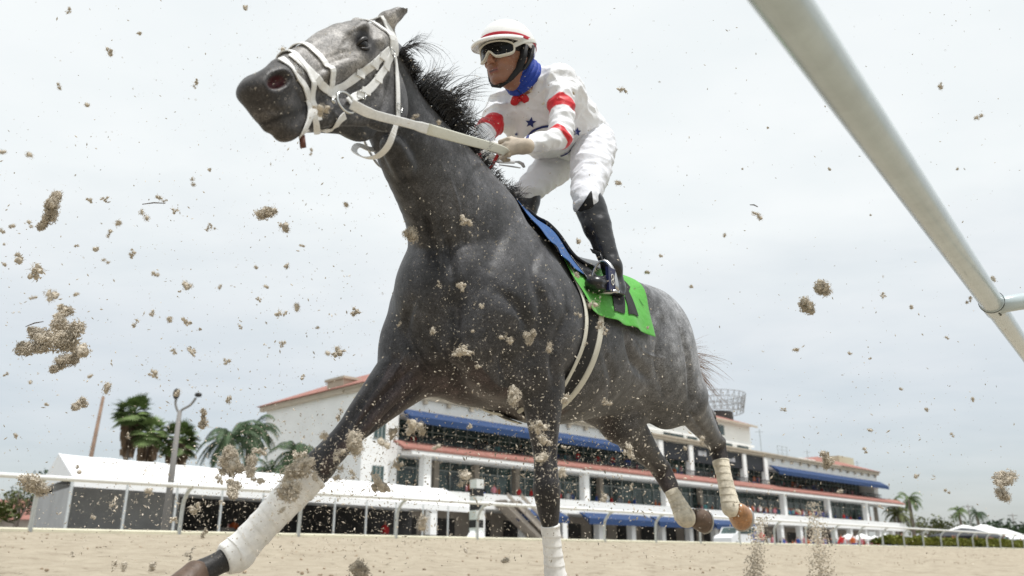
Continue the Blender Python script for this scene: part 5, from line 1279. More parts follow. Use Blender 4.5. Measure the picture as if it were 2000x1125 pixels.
fc_((.086, 0, .005), (.112, 0, -.040), .0085, .0115, k=.010); fe_((.112, 0, -.043), (.010, .010, .011), k=.006)
fc_((.094, .018, -.074), (.094, -.018, -.074), .0062, k=.006); fc_((.092, .014, -.084), (.092, -.014, -.084), .0072, k=.006)
fc_((.104, .022, -.079), (.104, -.022, -.079), .0022, k=.003, sub=True)
Fc.cap(jp(-.02, 0, -.08), nkb, .050, .055, k=.03)
Fc.relax(1); Vf, Ff = Fc.mesh(post=3)
hv2 = Vf-HC; fx, fy, fz = hv2 @ g, hv2 @ gy, hv2 @ gz
colf = np.tile(np.array([.27, .125, .075]), (len(Vf), 1))
m = (sstep(.012, .006, abs(fz+.079))*sstep(.026, .020, abs(fy))*(fx > .07))[:, None]; colf = colf*(1-m)+np.array([.24, .07, .055])*m
m = (sstep(.004, .002, abs(fz+.079))*sstep(.024, .018, abs(fy))*(fx > .07))[:, None]; colf = colf*(1-m)+np.array([.06, .02, .02])*m
m = (sstep(-.05, -.07, fz)*sstep(.0, .03, fx)*.25)[:, None]; colf = colf*(1-m)+np.array([.10, .06, .05])*m
M_face = mat('face_skin', (.3, .15, .09), rough=.45, spec=.5, sss=.08, vcol=True, n=[(60, .08, 4)], bump=[(300, .15, .0008)])
jbody = link('body', np_mesh('body', Vf, Ff, colf), M_face, jock)

# --- breeches
M_brch = mat('white_breeches', (.70, .715, .76), rough=.75, spec=.25, bump=[(11, .5, .010), (30, .6, .005), (500, .2, .0006)], n=(8, .04, 3))
lo = np.minimum.reduce([kL, kR, pel, hR])-.14; hi = np.maximum.reduce([kL, kR, pel, hR, hL, wai])+.15
S2 = jgrid(lo, hi, .006)
S2.cap(pel, wai+(pel-wai)*.35, (.106, .145), (.095, .130), up=dors, k=.03)
for h_, k_ in ((hL, kL), (hR, kR)): limb(S2, h_, k_+(k_-h_)*.10, .102, .084, .058, tm=.45, k=.04)
S2.ell(pel-tor*.01, (.10, .095, .145), fwd=tor, up=dors, k=.04)
S2.relax(1); V2, F2 = S2.mesh(post=3); V2 = wrinkle(V2, F2, .010, 9.5); link('breeches', np_mesh('breeches', V2, F2), M_brch, jock)

# --- boots, black knee socks
for h_, k_, a_, t_, he_ in ((hL, kL, aL, tL, heL), (hR, kR, aR, tR, heR)):
    lo = np.minimum.reduce([k_, a_, t_, he_])-.09; hi = np.maximum.reduce([k_, a_, t_, he_])+.09; S3 = jgrid(lo, hi, .005)
    sh = a_-k_; limb(S3, k_+sh*.12, a_, .056, .053, .036, tm=.35); S3.cap(k_+sh*.16, k_+sh*.42, .0585, .0565, k=.003)
    f_ = nrm(t_-he_); S3.cap(a_, he_+f_*.02, .037, .034, k=.02); S3.cap(he_, he_+(t_-he_)*.55, (.034, .033), (.034, .036), k=.02); S3.cap(he_+(t_-he_)*.5, t_, (.032, .037), (.024, .036), k=.02)
    S3.cap(he_+np.array([0, 0, -.030]), t_+np.array([0, 0, -.022]), (.008, .034), (.008, .036), k=.004)
    S3.cap(k_+sh*.02, k_+sh*.2, .054, .055, k=.02)
    S3.relax(1); V3_, F3_ = S3.mesh(post=2); V3_ = wrinkle(V3_, F3_, .0028, 9, 3); link('boot', np_mesh('boot', V3_, F3_), M_blk, jock)

# black sock point over the knee of the breeches
btb = BVHTree.FromPolygons(V2.tolist(), F2.tolist()); mb = MB(); sock_ = []
def hitB(x, y):
    h = btb.ray_cast(Vector(tuple(map(float, CAM))), Vector(tuple(map(float, P(x, y, 1)-CAM))).normalized()); return None if h[0] is None else np.array(h[0])+np.array(h[1])*.004
for i in range(7):
    row = []
    for j in range(5):
        y = 374+(412-374)*i/6; x0, x1 = 1154+(1128-1154)*i/6, 1155+(1160-1155)*i/6; row.append(hitB(x0+(x1-x0)*j/4, y))
    sock_.append(row)
for i in range(6):
    for j in range(4):
        q = [sock_[i][j], sock_[i][j+1], sock_[i+1][j+1], sock_[i+1][j]]
        if all(p is not None for p in q): mb.add(q, [(0, 1, 2, 3)])
if mb.v: mb.build('sock_point', M_blkcloth, jock, True)

# --- jersey
lo = np.minimum.reduce([sR, eR, wL, wR, eL, wai])-.12; hi = np.maximum.reduce([sL, nkb, che, wai, pel])+.16; S4 = jgrid(lo, hi, .0052)
S4.cap(pel+(wai-pel)*.35, wai, (.118, .150), (.112, .145), up=dors, k=.03); S4.cap(wai, che, (.112, .145), (.122, .160), up=dors, k=.03)
S4.cap(che, nkb-(nkb-che)*.1, (.122, .160), (.075, .095), up=dors, k=.03); S4.cap(sL-lat*.02, sR+lat*.02, .068, k=.05)
S4.ell(wai-dors*.03, (.12, .10, .14), fwd=tor, up=dors, k=.04)
S4.ell(P(1034, 232, 3.46), (.10, .085, .125), fwd=tor, up=dors, k=.06); S4.ell(P(1052, 262, 3.50), (.10, .07, .12), fwd=tor, up=dors, k=.06); S4.ell(P(1080, 272, 3.55), (.10, .07, .12), fwd=tor, up=dors, k=.06)
for s_, e2_, w_ in ((sL, eL, wL), (sR, eR, wR)): limb(S4, s_, e2_, .066, .056, .045, k=.035); limb(S4, e2_, w_+(e2_-w_)*.08, .046, .041, .027)
S4.cap(nkb, nkb+(HC-nkb)*.25, .062, .056, k=.02)
S4.relax(1); V4, F4 = S4.mesh(post=3); V4 = wrinkle(V4, F4, .017, 9, 5)
c4 = np.tile(np.array([.76, .77, .80]), (len(V4), 1)); red = np.array([.56, .014, .022])
def band(a, b, t0, t1, r, tilt=None):
    d_ = b-a; L_ = np.linalg.norm(d_); d_ = d_/L_; q = (V4-a); t = q @ d_/L_
    if tilt is not None: t = t+(q @ tilt)
    rad = np.linalg.norm(q-(q @ d_)[:, None]*d_, axis=1); m = np.clip((t-t0)*L_/.004+.5, 0, 1)*np.clip((t1-t)*L_/.004+.5, 0, 1)*(rad < r); c4[:] = c4*(1-m[:, None])+red*m[:, None]
band(sL, eL, .40, .60, .085); band(sR, eR, .62, 1.05, .085, None)
band(eL, wL, .06, .25, .075, np.array([0, 0, -2.2]))
M_jer = mat('silk_jersey', (.8, .8, .8), rough=.5, spec=.4, vcol=True, bump=[(10, .5, .012), (28, .6, .006), (600, .2, .0005)], sheen=.1)
jer = link('jersey', np_mesh('jersey', V4, F4, c4), M_jer, jock)
btj = BVHTree.FromPolygons(V4.tolist(), F4.tolist())
def hitJ(x, y, off=.002):
    h = btj.ray_cast(V3(CAM), V3(P(x, y, 1)-CAM).normalized()); 
    return (np.array(h[0])+np.array(h[1])*off, np.array(h[1])) if h[0] is not None else (P(x, y, 3.35), np.array([0, -1., 0]))
M_navy = mat('navy_print', (.012, .022, .13), rough=.6)
mb = MB()
def star(cx, cy, r):
    pts = []
    for k in range(10): a_ = -math.pi/2+k*math.pi/5+.1; rr = r if k % 2 == 0 else r*.42; pts.append(hitJ(cx+rr*math.cos(a_), cy+rr*math.sin(a_), .005))
    c0 = hitJ(cx, cy, .005)[0]; o = len(mb.v); mb.add([c0]+[p for p, n_ in pts], [(0, 1+k, 1+(k+1) % 10) for k in range(10)])
star(1037, 239, 11); star(1126, 257, 9); star(1010, 262, 4)
def arcs(cx, cy, rx, ry, a0, a1, w_):
    pts = [hitJ(cx+rx*math.cos(t), cy+ry*math.sin(t), .004) for t in np.linspace(a0, a1, 22)]; run_ = [pts[0]]
    for q in pts[1:]+[None]:
        if q is not None and np.linalg.norm(q[0]-run_[-1][0]) < .03: run_.append(q)
        else:
            if len(run_) > 2: ribbon(mb, [p for p, _ in run_], [n_ for _, n_ in run_], w_, .0008)
            run_ = [q]
arcs(1072, 278, 43, 32, math.radians(182), math.radians(268), .010)
arcs(1085, 285, 30, 20, math.radians(20), math.radians(70), .008)
mb.build('jersey_emblem', M_navy, jock)

# --- neck scarf and bow
mb = MB(); c0 = nkb+(HC-nkb)*.42; ax_ = nrm(HC-nkb); u = nrm(g-ax_*np.dot(g, ax_)); v = np.cross(ax_, u)
for q, (rr, dz) in enumerate(((.070, -.024), (.068, -.004), (.064, .016), (.058, .034))):
    mb.tube([c0+ax_*dz+rr*(math.cos(t)*u*1.05+math.sin(t)*v)+u*.006 for t in np.linspace(0, 2*math.pi, 33)], .017, 8, cap=False)
mb.build('neck_scarf', mat('blue_scarf', (.012, .045, .32), rough=.7, bump=[(40, .6, .005)]), jock, True)
mb = MB(); bc, bn = hitJ(1017, 193, .012); e1 = nrm(np.cross(bn, [0, 0, 1.])); e2 = np.cross(bn, e1)
for sd in (-1, 1):
    for q in range(3): mb.ellipsoid(bc+e1*sd*(.017+.004*q)+e2*(.006*(q-1)), (.019, .008, .015), 12, 8, np.stack([e1, bn, e2], 1))
mb.ellipsoid(bc+bn*.006, (.008, .008, .008), 10, 8); mb.build('bow', mat('red_ribbon', (.50, .012, .02), rough=.5), jock, True)

# --- helmet
M_hel = mat('glossy_white_helmet', (.80, .80, .79), rough=.22, spec=.5, coat=.5, n=(8, .03, 4)); M_redb = mat('red_band', (.42, .012, .03), rough=.6); M_pad = mat('black_padding', (.012, .012, .014), rough=.75)
hc_ = jp(-.012, 0, .045); R3 = np.stack([g, gy, gz], 1); helm = empty('helmet', tuple(hc_)); helm.parent = jock; helm.matrix_parent_inverse = Matrix.Translation(jock.location).inverted()
bpy.data.objects.remove(helm)
mb = MB(); nu, nv = 40, 18
def dome(t, ph, k=1.0): return hc_ + R3 @ np.array([.128*k*math.cos(t)*math.cos(ph), .106*k*math.sin(t)*math.cos(ph), .108*k*math.sin(ph)])
vs = []; 
for i in range(nv+1):
    ph = -.42+(math.pi/2+.42)*i/nv
    for k in range(nu):
        t = 2*math.pi*k/nu; p_lo = ph if ph > 0 else ph*(.10+.90*(.5-.5*math.cos(t)))
        vs.append(dome(t, p_lo))
mb.add(vs, [(i*nu+k, i*nu+(k+1) % nu, (i+1)*nu+(k+1) % nu, (i+1)*nu+k) for i in range(nv) for k in range(nu)])
ho_ = mb.build('helmet_shell', M_hel, jock, True); md = ho_.modifiers.new('t', 'SOLIDIFY'); md.thickness = .008; md.offset = -1
mb = MB()   # peak
pk = []
for i, (ex, dz, up_) in enumerate(((.0, .0, .006), (.022, -.006, .006), (.045, -.014, .004), (.056, -.022, 0), (.052, -.026, -.004), (.02, -.012, -.004), (-.004, -.006, -.003))):
    for k in range(25):
        t = -1.35+2.7*k/24; f_ = max(0.02, math.cos(t*1.12))**.6; base = R3 @ np.array([.129*math.cos(t), .107*math.sin(t), 0]); d_ = R3 @ np.array([1.0, .25*math.sin(t), 0])
        pk.append(hc_+base+d_*ex*f_+gz*(dz*f_+up_))
n_ = 25; mb.add(pk, [(i*n_+k, i*n_+k+1, (i+1)*n_+k+1, (i+1)*n_+k) for i in range(6) for k in range(24)]); mb.build('helmet_peak', M_hel, jock, True)
mb = MB(); ts = np.linspace(-math.pi, math.pi, 49)
ribbon(mb, [dome(t, .03+.10*math.cos(t), 1.008) for t in ts], [nrm(dome(t, .1)-hc_) for t in ts], .015, .0015); mb.build('helmet_band', M_redb, jock, True)
mb = MB()
mb.ellipsoid(hc_-gz*.012, (.112, .093, .055), 28, 12, R3); mb.tube([jp(.0, .088, .02), jp(.008, .084, -.03), jp(.022, .068, -.075), jp(.045, .045, -.108), jp(.058, 0, -.128), jp(.045, -.045, -.108), jp(.022, -.068, -.075), jp(.0, -.088, .02)], [.020, .017, .016, .013, .012, .013, .016, .02], 10, flat=(.55, 1.1), up=g)
mb.tube([jp(-.045, .086, .03), jp(-.035, .082, -.02), jp(-.005, .074, -.065), jp(.022, .066, -.08)], [.022, .020, .015, .012], 8, flat=(.5, 1.1), up=g)
mb.ellipsoid(jp(-.065, 0, -.03), (.045, .066, .055), 20, 12, R3)
mb.build('helmet_harness', M_pad, jock, True)
# goggles
def gog(az, z, k=1.0): return jp((.101*k)*math.cos(az)+.004, (.088*k)*math.sin(az), z)
top_z, ol = .026, []
for q in range(64):
    t = 2*math.pi*q/64; az = 1.05*math.cos(t); s_ = math.sin(t); sg = np.sign(s_)*abs(s_)**.6
    zb = (.030*sg-.004 if s_ > 0 else .034*sg-.004)
    if s_ < 0: zb += .030*math.exp(-(az/.20)**2)
    ol.append((az, zb+.004))
mb = MB(); mb.tube([gog(a_, z_, 1.10) for a_, z_ in ol+ol[:1]], .0042, 8, cap=False); mb.tube([gog(a_, z_, 1.03) for a_, z_ in ol+ol[:1]], .0060, 8, cap=False)
mb.build('goggle_frame', mat('cream_rubber', (.62, .60, .53), rough=.5), jock, True)
mb = MB(); vs = [gog(0, .004, 1.10)]+[gog(a_*.5, z_*.5+.002, 1.115) for a_, z_ in ol]+[gog(a_, z_, 1.09) for a_, z_ in ol]; n_ = 64
mb.add(vs, [(0, 1+k, 1+(k+1) % n_) for k in range(n_)]+[(1+k, 1+n_+k, 1+n_+(k+1) % n_, 1+(k+1) % n_) for k in range(n_)])
mb.build('goggle_lens', mat('dark_lens', (.004, .0045, .005), rough=.08, spec=.16), jock, True)
mb = MB()
for sd in (1, -1):
    st = [gog(1.02*sd, .006, 1.12), jp(.02, .101*sd, .030), jp(-.03, .108*sd, .045), jp(-.08, .092*sd, .058), jp(-.125, .05*sd, .066), jp(-.143, 0, .068)]
    st = spline(st, 4); ribbon(mb, st, [nrm(p-jp(-.01, 0, .03)) for p in st], .018, .002)
mb.build('goggle_strap', mat('clear_strap', (.60, .60, .56), rough=.4), jock, True)

# --- gloved hands closed on the rein
M_glv = mat('beige_glove', (.50, .43, .35), rough=.85, bump=[(90, .5, .002)], n=(40, .12, 4)); M_glw = mat('white_glove', (.70, .69, .66), rough=.8, bump=[(90, .5, .002)])
def hand(w_, fdir, back, updir, m, name='glove'):
    """fist: w_ wrist, fdir forward, back = direction the back of the hand faces, updir = thumb side"""
    f = nrm(fdir); b = nrm(back-f*np.dot(back, f)); u = nrm(np.cross(b, f)); u = u if np.dot(u, updir) > 0 else -u
    S = jgrid(w_-.12, w_+.15, .0030)
    S.cap(w_-f*.016, w_+f*.008, (.029, .026), (.024, .020), up=u, k=.01); S.cap(w_-f*.004, w_-f*.000, (.030, .027), up=u, k=.003)
    S.cap(w_, w_+f*.062, (.026, .014), (.037, .014), up=u, k=.012)
    for i in range(4):
        z = .032-.0212*i; ln = (1.0, 1.08, 1.02, .82)[i]; r = (.0092, .0095, .0091, .0082)[i]
        mc = w_+f*(.070-.003*abs(i-1))+u*z+b*.004; p1 = mc+(f*.026-b*.016)*ln+u*(-.001*i); p2 = p1+(-f*.006-b*.026)*ln; p3 = p2+(-f*.022-b*.002)*ln
        S.cap(mc-f*.01, p1, r*1.12, r, k=.004); S.cap(p1, p2, r, r*.95, k=.003); S.cap(p2, p3, r*.95, r*.85, k=.003)
    t0 = w_+f*.018+u*.022-b*.006; t1 = w_+f*.052+u*.040-b*.014; t2 = w_+f*.080+u*.038-b*.026
    S.cap(t0, t1, .014, .0115, k=.010); S.cap(t1, t2, .0112, .0088, k=.004)
    Vq, Fq = S.mesh(post=1); return link(name, np_mesh(name, Vq, Fq), m, jock)
camd = nrm(CAM-wL)
hand(wL, P(985, 289, 3.02)-wL, nrm(camd*.8+np.array([.1, 0, .35])), np.array([0, 0, 1.]), M_glv)
hand(wR, P(962, 303, 3.10)-wR+HF*.03, nrm(-HS*.5-camd*.2+np.array([0, 0, .2])), np.array([0, 0, 1.]), M_glw)


# --- reins (part of the horse's bridle)
gL = wL+nrm(P(985, 289, 3.02)-wL)*.085; ring_end = rc+np.array([.012, 0, -.004])
mb = MB(); pts = spline([ring_end, P(728, 223, 2.03), P(800, 242, 2.16), P(895, 269, 2.44), P(980, 293, 2.92), gL+np.array([.02, .03, -.02])], 8)
up_n = nrm(CAM-P(850, 250, 2.4)); wd = [.026 if i < 8 else .0235 if i < 18 else .029 for i in range(len(pts))]
ribbon(mb, pts, [up_n]*len(pts), wd, .003); mb.build('rein', M_strap, horse, True)
mb = MB(); ribbon(mb, pts[19:], [up_n]*len(pts[19:]), .031, .0042); mb.build('rein_grip', mat('rubber_grip', (.66, .66, .58), rough=.6, bump=[(180, .8, .002)]), horse, True)
far = spline([toW(hd(.42, -.065, -.10)), toW(hd(.25, -.10, -.07)), toW(hd(.08, -.11, -.07)), toW((1.0, -.13, 1.62)), toW((.85, -.17, 1.62)), toW((.62, -.12, 1.70)), wR+HF*.06], 8); mb = MB(); ribbon(mb, far, [-HS]*len(far), .020, .003); mb.build('rein', M_strap, horse, True)
# rein slack loop below the hands
mb = MB(); sl = spline([wR+HF*.05, P(946, 318, 3.1), P(952, 334, 3.08), P(963, 320, 3.06), gL], 6); ribbon(mb, sl, [camd]*len(sl), .012, .002); mb.build('rein_slack', mat('red_rubber', (.42, .03, .03), rough=.6), horse, True)

# --- whip
whip = MB(); whip.tube([P(938, 305, 3.12), P(975, 316, 3.18), P(1004, 317, 3.24)], .0065, 8); wo = whip.build('riding_whip', mat('pale_whip', (.66, .67, .68), rough=.4), None, True)
w2 = MB(); w2.tube([P(1000, 316, 3.24), P(1012, 316, 3.26), P(1020, 320, 3.28), P(1024, 327, 3.29)], [.006, .009, .009, .006], 8, flat=(.4, 1.0))
w2.tube([P(975, 322, 3.18), P(1000, 325, 3.22), P(1016, 328, 3.26)], [.004, .006, .004], 6, flat=(.5, 1))
wroot = empty('whip', tuple(P(970, 314, 3.17)), 0); tag(wroot, 'short pale riding whip held in the rider\'s gloved hand', 'whip')
bpy.data.objects.remove(wo); whip.build('shaft', mat('pale_whip', (.66, .67, .68), rough=.4), wroot, True); w2.build('flap', mat('whip_flap', (.50, .51, .54), rough=.5), wroot, True)

# --- saddle, stirrups, girth
sad = empty('saddle', tuple(toW((.1, 0, 1.55))), 0); tag(sad, 'small black race saddle with girth and stirrups on the blue and green cloth', 'saddle')
gs = cloth('s', .36, -.12, lambda u: .38+.45*math.sin(math.pi*min(1, u*1.1)), None, .034, .002); grid_obj('seat', gs, M_blk, sad, .012)
gf = cloth('s', .26, .17, lambda u: 1.25, None, .026, .004); grid_obj('flap', gf, M_blk, sad, .005)
def girth(name, c0, c1, off, m, w_):
    g_ = []
    for e in np.linspace(-.5, .5, 6):
        row = []
        for q in range(61):
            ph = math.pi*.97*(1-2*q/60); s_ = c0+(c1-c0)*(1-math.cos(ph))/2+e*w_; row.append(trunk_ring(s_, 1.15, [ph], off*(1 if abs(e) < .45 else .6))[0])
        g_.append(row)
    g_ = np.array(g_)
    for _ in range(3): g_[:, 1:-1] = .25*g_[:, :-2]+.5*g_[:, 1:-1]+.25*g_[:, 2:]
    return grid_obj(name, g_, m, sad, .004)
def girth_old(name, c0, c1, off, m, w_):
    o = []; nn = []
    for q in range(61):
        ph = -2*math.pi*(q/60)*.5*1.9+math.pi*.95; s_ = c0+(c1-c0)*(1-math.cos(ph))/2; p = trunk_ring(s_, 1.15, [ph], off)[0]; o.append(toW(p)); nn.append(HM.T @ nrm([0, math.sin(ph), math.cos(ph)]))
    mb = MB(); o = np.array(o)
    for _ in range(3): o[1:-1] = .25*o[:-2]+.5*o[1:-1]+.25*o[2:]
    ribbon(mb, o, nn, w_, .0035); return mb.build(name, m, sad, True)
girth('girth', .235, .325, .012, M_blkcloth, .085)
girth('surcingle', .175, .270, .014, mat('cream_webbing', (.62, .60, .52), rough=.8, bump=[(150, .4, .001)]), .030)
girth('surcingle', .295, .380, .014, mat('cream_webbing2', (.62, .60, .52), rough=.8), .022)
M_iron = mat('stirrup_iron', (.5, .5, .5), rough=.3, metal=1.0); M_navyp = mat('navy_plate', (.012, .014, .06), rough=.35)
for sd, t_, he_ in ((1, tL, heL), (-1, tR, heR)):
    ce = lerp(he_, t_, .62)+np.array([0, 0, .010]); top = ce+np.array([0, 0, .085]); ax_f = nrm(t_-he_); sidev = nrm(np.cross(ax_f, [0, 0, 1.]))
    st = empty('tmp'); bpy.data.objects.remove(st)
    mb = MB(); arc = [ce-np.array([0, 0, .042])+sidev*.052*math.cos(t)+np.array([0, 0, 1])*(.0+.125*max(0, math.sin(t))) for t in np.linspace(0, math.pi, 19)]
    mb.tube(arc, .0055, 8, flat=(1, 1.6)); mb.box(ce-np.array([0, 0, .044]), (.055, .022, .005), np.stack([sidev, ax_f, np.array([0, 0, 1.])], 1)); so = mb.build('stirrup', M_iron, sad, True)
    mb = MB(); tp = ce+np.array([0, 0, .083]); up2 = toW((.16, .22*sd, 1.44)); ribbon(mb, [tp, lerp(tp, up2, .5)+HS*sd*.02, up2], [HS*sd]*3, .022, .003); mb.build('stirrup_leather', M_blk, sad, True)
# stirrup side plate with its figure-of-eight mark
ce = lerp(heL, tL, .70)+HS*.040+np.array([0, 0, .008]); mb = MB(); R_ = np.stack([HF, HS, HZ], 1); mb.box(ce, (.026, .006, .045), R_); pl = mb.build('stirrup_plate', M_navyp, sad)
mb = MB()
for dz in (.010, -.010): mb.tube([ce+HS*.0075+HF*.008*math.cos(t)+HZ*(.010*math.sin(t)+dz) for t in np.linspace(0, 2*math.pi, 17)], .0016, 6, cap=False)
mb.build('emblem', mat('pale_emblem', (.7, .68, .6), rough=.5), pl, True)
gw = np.array([[toW(p) for p in r] for r in gg])
gx = np.array([[proj(p)[:2] for p in r] for r in gw]); half = gx.shape[1]//2
def cuv(x, y):
    d_ = np.hypot(gx[:, half:, 0]-x, gx[:, half:, 1]-y); i, j = np.unravel_index(np.argmin(d_), d_.shape); return np.array([i, j+half], float)
mb = MB()
for cs_ in (((1193, 562), (1212, 562), (1217, 613), (1199, 607)), ((1211, 541), (1230, 563), (1222, 580), (1204, 556)), ((1216, 576), (1227, 572), (1247, 617), (1228, 613))):
    a_, b_, c_, d_ = [cuv(*q) for q in cs_]; o = len(mb.v); N_ = 8
    for i in range(N_+1):
        for j in range(N_+1):
            u_, v_ = i/N_, j/N_; q = (a_*(1-u_)+b_*u_)*(1-v_)+(d_*(1-u_)+c_*u_)*v_; i0, j0 = min(int(q[0]), gg.shape[0]-2), min(int(q[1]), gg.shape[1]-2); fu, fv = q[0]-i0, q[1]-j0
            p_ = (gg[i0, j0]*(1-fu)+gg[i0+1, j0]*fu)*(1-fv)+(gg[i0, j0+1]*(1-fu)+gg[i0+1, j0+1]*fu)*fv; mb.v.append(tuple(toW(p_+np.array([0, .0065, .001]))))
    for i in range(N_):
        for j in range(N_): mb.f.append((o+i*(N_+1)+j, o+i*(N_+1)+j+1, o+(i+1)*(N_+1)+j+1, o+(i+1)*(N_+1)+j)); mb.mi.append(0)
mb.build('number_print', M_blkcloth, sc_, True)
# ================================================================ FLYING TURF AND SAND
M_dirt = mat('sandy_clod', (.48, .43, .355), rough=.95, spec=.1, n=[(30, .55, 5), (3, .35, 3)])
rd = random.Random(21)
def rv(): return nrm([rd.gauss(0, 1), rd.gauss(0, 1), rd.gauss(0, 1)])
def chip(mb, c, s_, el=1.0):
    a = rv(); b_ = nrm(np.cross(a, rv())); d = np.cross(a, b_); q = [c+a*s_*el, c-a*s_*el*.9, c+b_*s_*.7, c-b_*s_*.7, c+d*s_*.6, c-d*s_*.6]
    mb.add(q, [(0, 2, 4), (2, 1, 4), (1, 3, 4), (3, 0, 4), (2, 0, 5), (1, 2, 5), (3, 1, 5), (0, 3, 5)])
def clod_mesh(name, nchip, nfib, blobs, wild, fine=1.0):
    mb = MB(); cs = []; p = np.zeros(3)
    for i in range(blobs): cs.append((p.copy(), rd.uniform(.18, .52))); p = p+rv()*rd.uniform(.35, .62)
    m_ = sum(c for c, _ in cs)/len(cs); cs = [(c-m_, r) for c, r in cs]; k = 1/max(np.linalg.norm(c)+r for c, r in cs)
    for c, r in cs: mb.ellipsoid(c*k, (r*k*.62, r*k*rd.uniform(.35, .6), r*k*rd.uniform(.3, .7)), 10, 7)
    for i in range(len(mb.v)): v = np.array(mb.v[i]); mb.v[i] = tuple(v*(1+.35*mnoise.noise(Vector(v*5))))
    for i in range(nchip):
        c, r = rd.choice(cs); v = rv(); q = (c+v*r*rd.uniform(.5, 1.02)*(1+.4*mnoise.noise(Vector(tuple((c+v)*3)))))*k; chip(mb, q, rd.uniform(.02, .11)*rd.uniform(.6, 1)*fine, rd.uniform(.8, 2.6))
    for i in range(nfib):
        c, r = rd.choice(cs); v = rv(); q = (c+v*r*.7)*k; L = rd.uniform(.10, .36)*wild; d = nrm(v+rv()*.9); e1 = q+d*L*.5; e2_ = e1+nrm(d+rv()*.8)*L*.5; mb.tube([q, e1, e2_], [.020*fine, .014*fine, .005], 3)
    me = mb.mesh(name); me.materials.append(M_dirt); return me
PR = [clod_mesh('clod', 110, 60, rd.choice((2, 3, 4, 5)), rd.uniform(.7, 1.3)) for _ in range(14)]; PB = [clod_mesh('clod', 1000, 220, b, .75, .8) for b in (5, 7, 9, 12)]; PX = [clod_mesh('clod', 3800, 500, b, .5, .5) for b in (9, 14)]
PT = [clod_mesh('clod', 70, 26, 8, 1.4) for _ in range(7)]
CL = """96,414,36,B 110,385,15 59,438,9 23,442,8 4,451,6 176,391,7,T 205,389,8,T 313,387,12,T 282,420,11 231,436,8 213,457,8 188,487,11 258,496,10,T 207,510,7 342,412,8,T 377,355,9 411,444,12,T
37,502,15 70,530,22,T 303,536,8 366,557,11 352,569,4 332,625,12 297,612,8 264,633,11,T 364,629,10,T 391,643,5 301,731,10,T 209,758,11 346,768,8 100,577,13 123,612,27,B 100,668,46,B 129,706,32,B 70,650,24,B 115,638,20,B 164,684,17 149,575,6 63,582,8,T
59,747,5 8,477,5 8,516,6 12,731,6 176,735,5 340,686,9,T 375,688,9,T 155,790,25,B 397,821,19,B 447,781,9 445,706,7 153,917,8 68,947,28,B 429,936,10 453,905,32,B 455,955,28,B 491,909,24,B 432,981,8 291,960,10
223,983,13,T 181,1010,6 381,995,16,T 340,1015,9,T 400,1040,12,T 298,1108,15 223,1104,12,T 242,1106,9 142,1083,7 370,1081,13,T 302,730,7 633,851,15 663,812,13,T 693,864,24,B 663,886,15 767,847,16 749,866,13 805,834,22,T 823,838,13
581,918,28,B 616,931,11 564,959,24,B 551,996,7 661,924,15 689,927,9 741,946,23,T 775,907,14,T 909,929,17 900,946,9 499,933,18 456,907,20 428,937,8 584,890,17,T 508,881,13,T 827,1019,19 702,1114,21,B 909,1075,6 987,1095,8
1004,774,22,B 1051,834,19 1064,860,15 1058,894,17 1034,657,18,B 991,662,16,T 902,687,20,T 1073,679,11 661,687,13,T 592,735,8 553,672,8,T 374,683,8 439,705,7,T 1094,924,9 1101,873,6 917,834,6 853,873,8
908,432,14,T 802,458,19,B 900,559,11,T 857,555,7,T 845,647,8 781,632,6 941,598,8,T 923,647,5 933,716,8,T 1158,595,12 1129,614,8 1176,638,17,T 1127,538,9 1129,471,7 1105,778,15 1183,786,12,T 1144,672,5 1264,532,6
1229,882,15,T 1371,861,11 1338,875,6 1100,922,10 1180,973,10 1233,950,7 553,100,9 627,215,17,T 810,228,9 857,240,7 608,296,9,T 383,163,12,T 215,103,10,T 170,205,6 115,168,7 57,302,8 135,20,7 480,15,6 272,65,5 5,297,7
410,332,7 519,416,20,B 555,444,13 676,400,7 500,522,5 694,610,10,T 548,613,13,T 580,600,8 550,672,6 1215,175,10,T 1207,357,8 1481,422,13 1837,168,9 1912,228,8 1725,577,10,T 1893,587,8 1576,597,19,B 1607,563,18,B
1555,683,6 1940,545,7 1963,935,22,B 1958,965,16,B 1615,898,26,B 1037,178,4 1120,182,4 1060,203,4 1032,655,8 640,690,6 520,560,5 470,640,6 505,585,6,T 620,640,5 430,560,6 150,480,5 90,790,6 30,850,6 250,850,6 560,520,6 590,480,5
1265,640,5 1290,500,5 1350,560,4 1415,460,5 1450,330,4 1500,250,4 1620,330,4 1700,420,4 1660,690,5 1820,420,4 1870,330,4 1780,600,5 1850,660,5 1700,700,4 1760,760,5 1810,800,5 1860,850,5 1900,780,5 1530,800,6 1690,880,7 1640,960,8
1560,1000,7 1720,990,6 1790,930,6 1850,960,6 1700,840,6"""
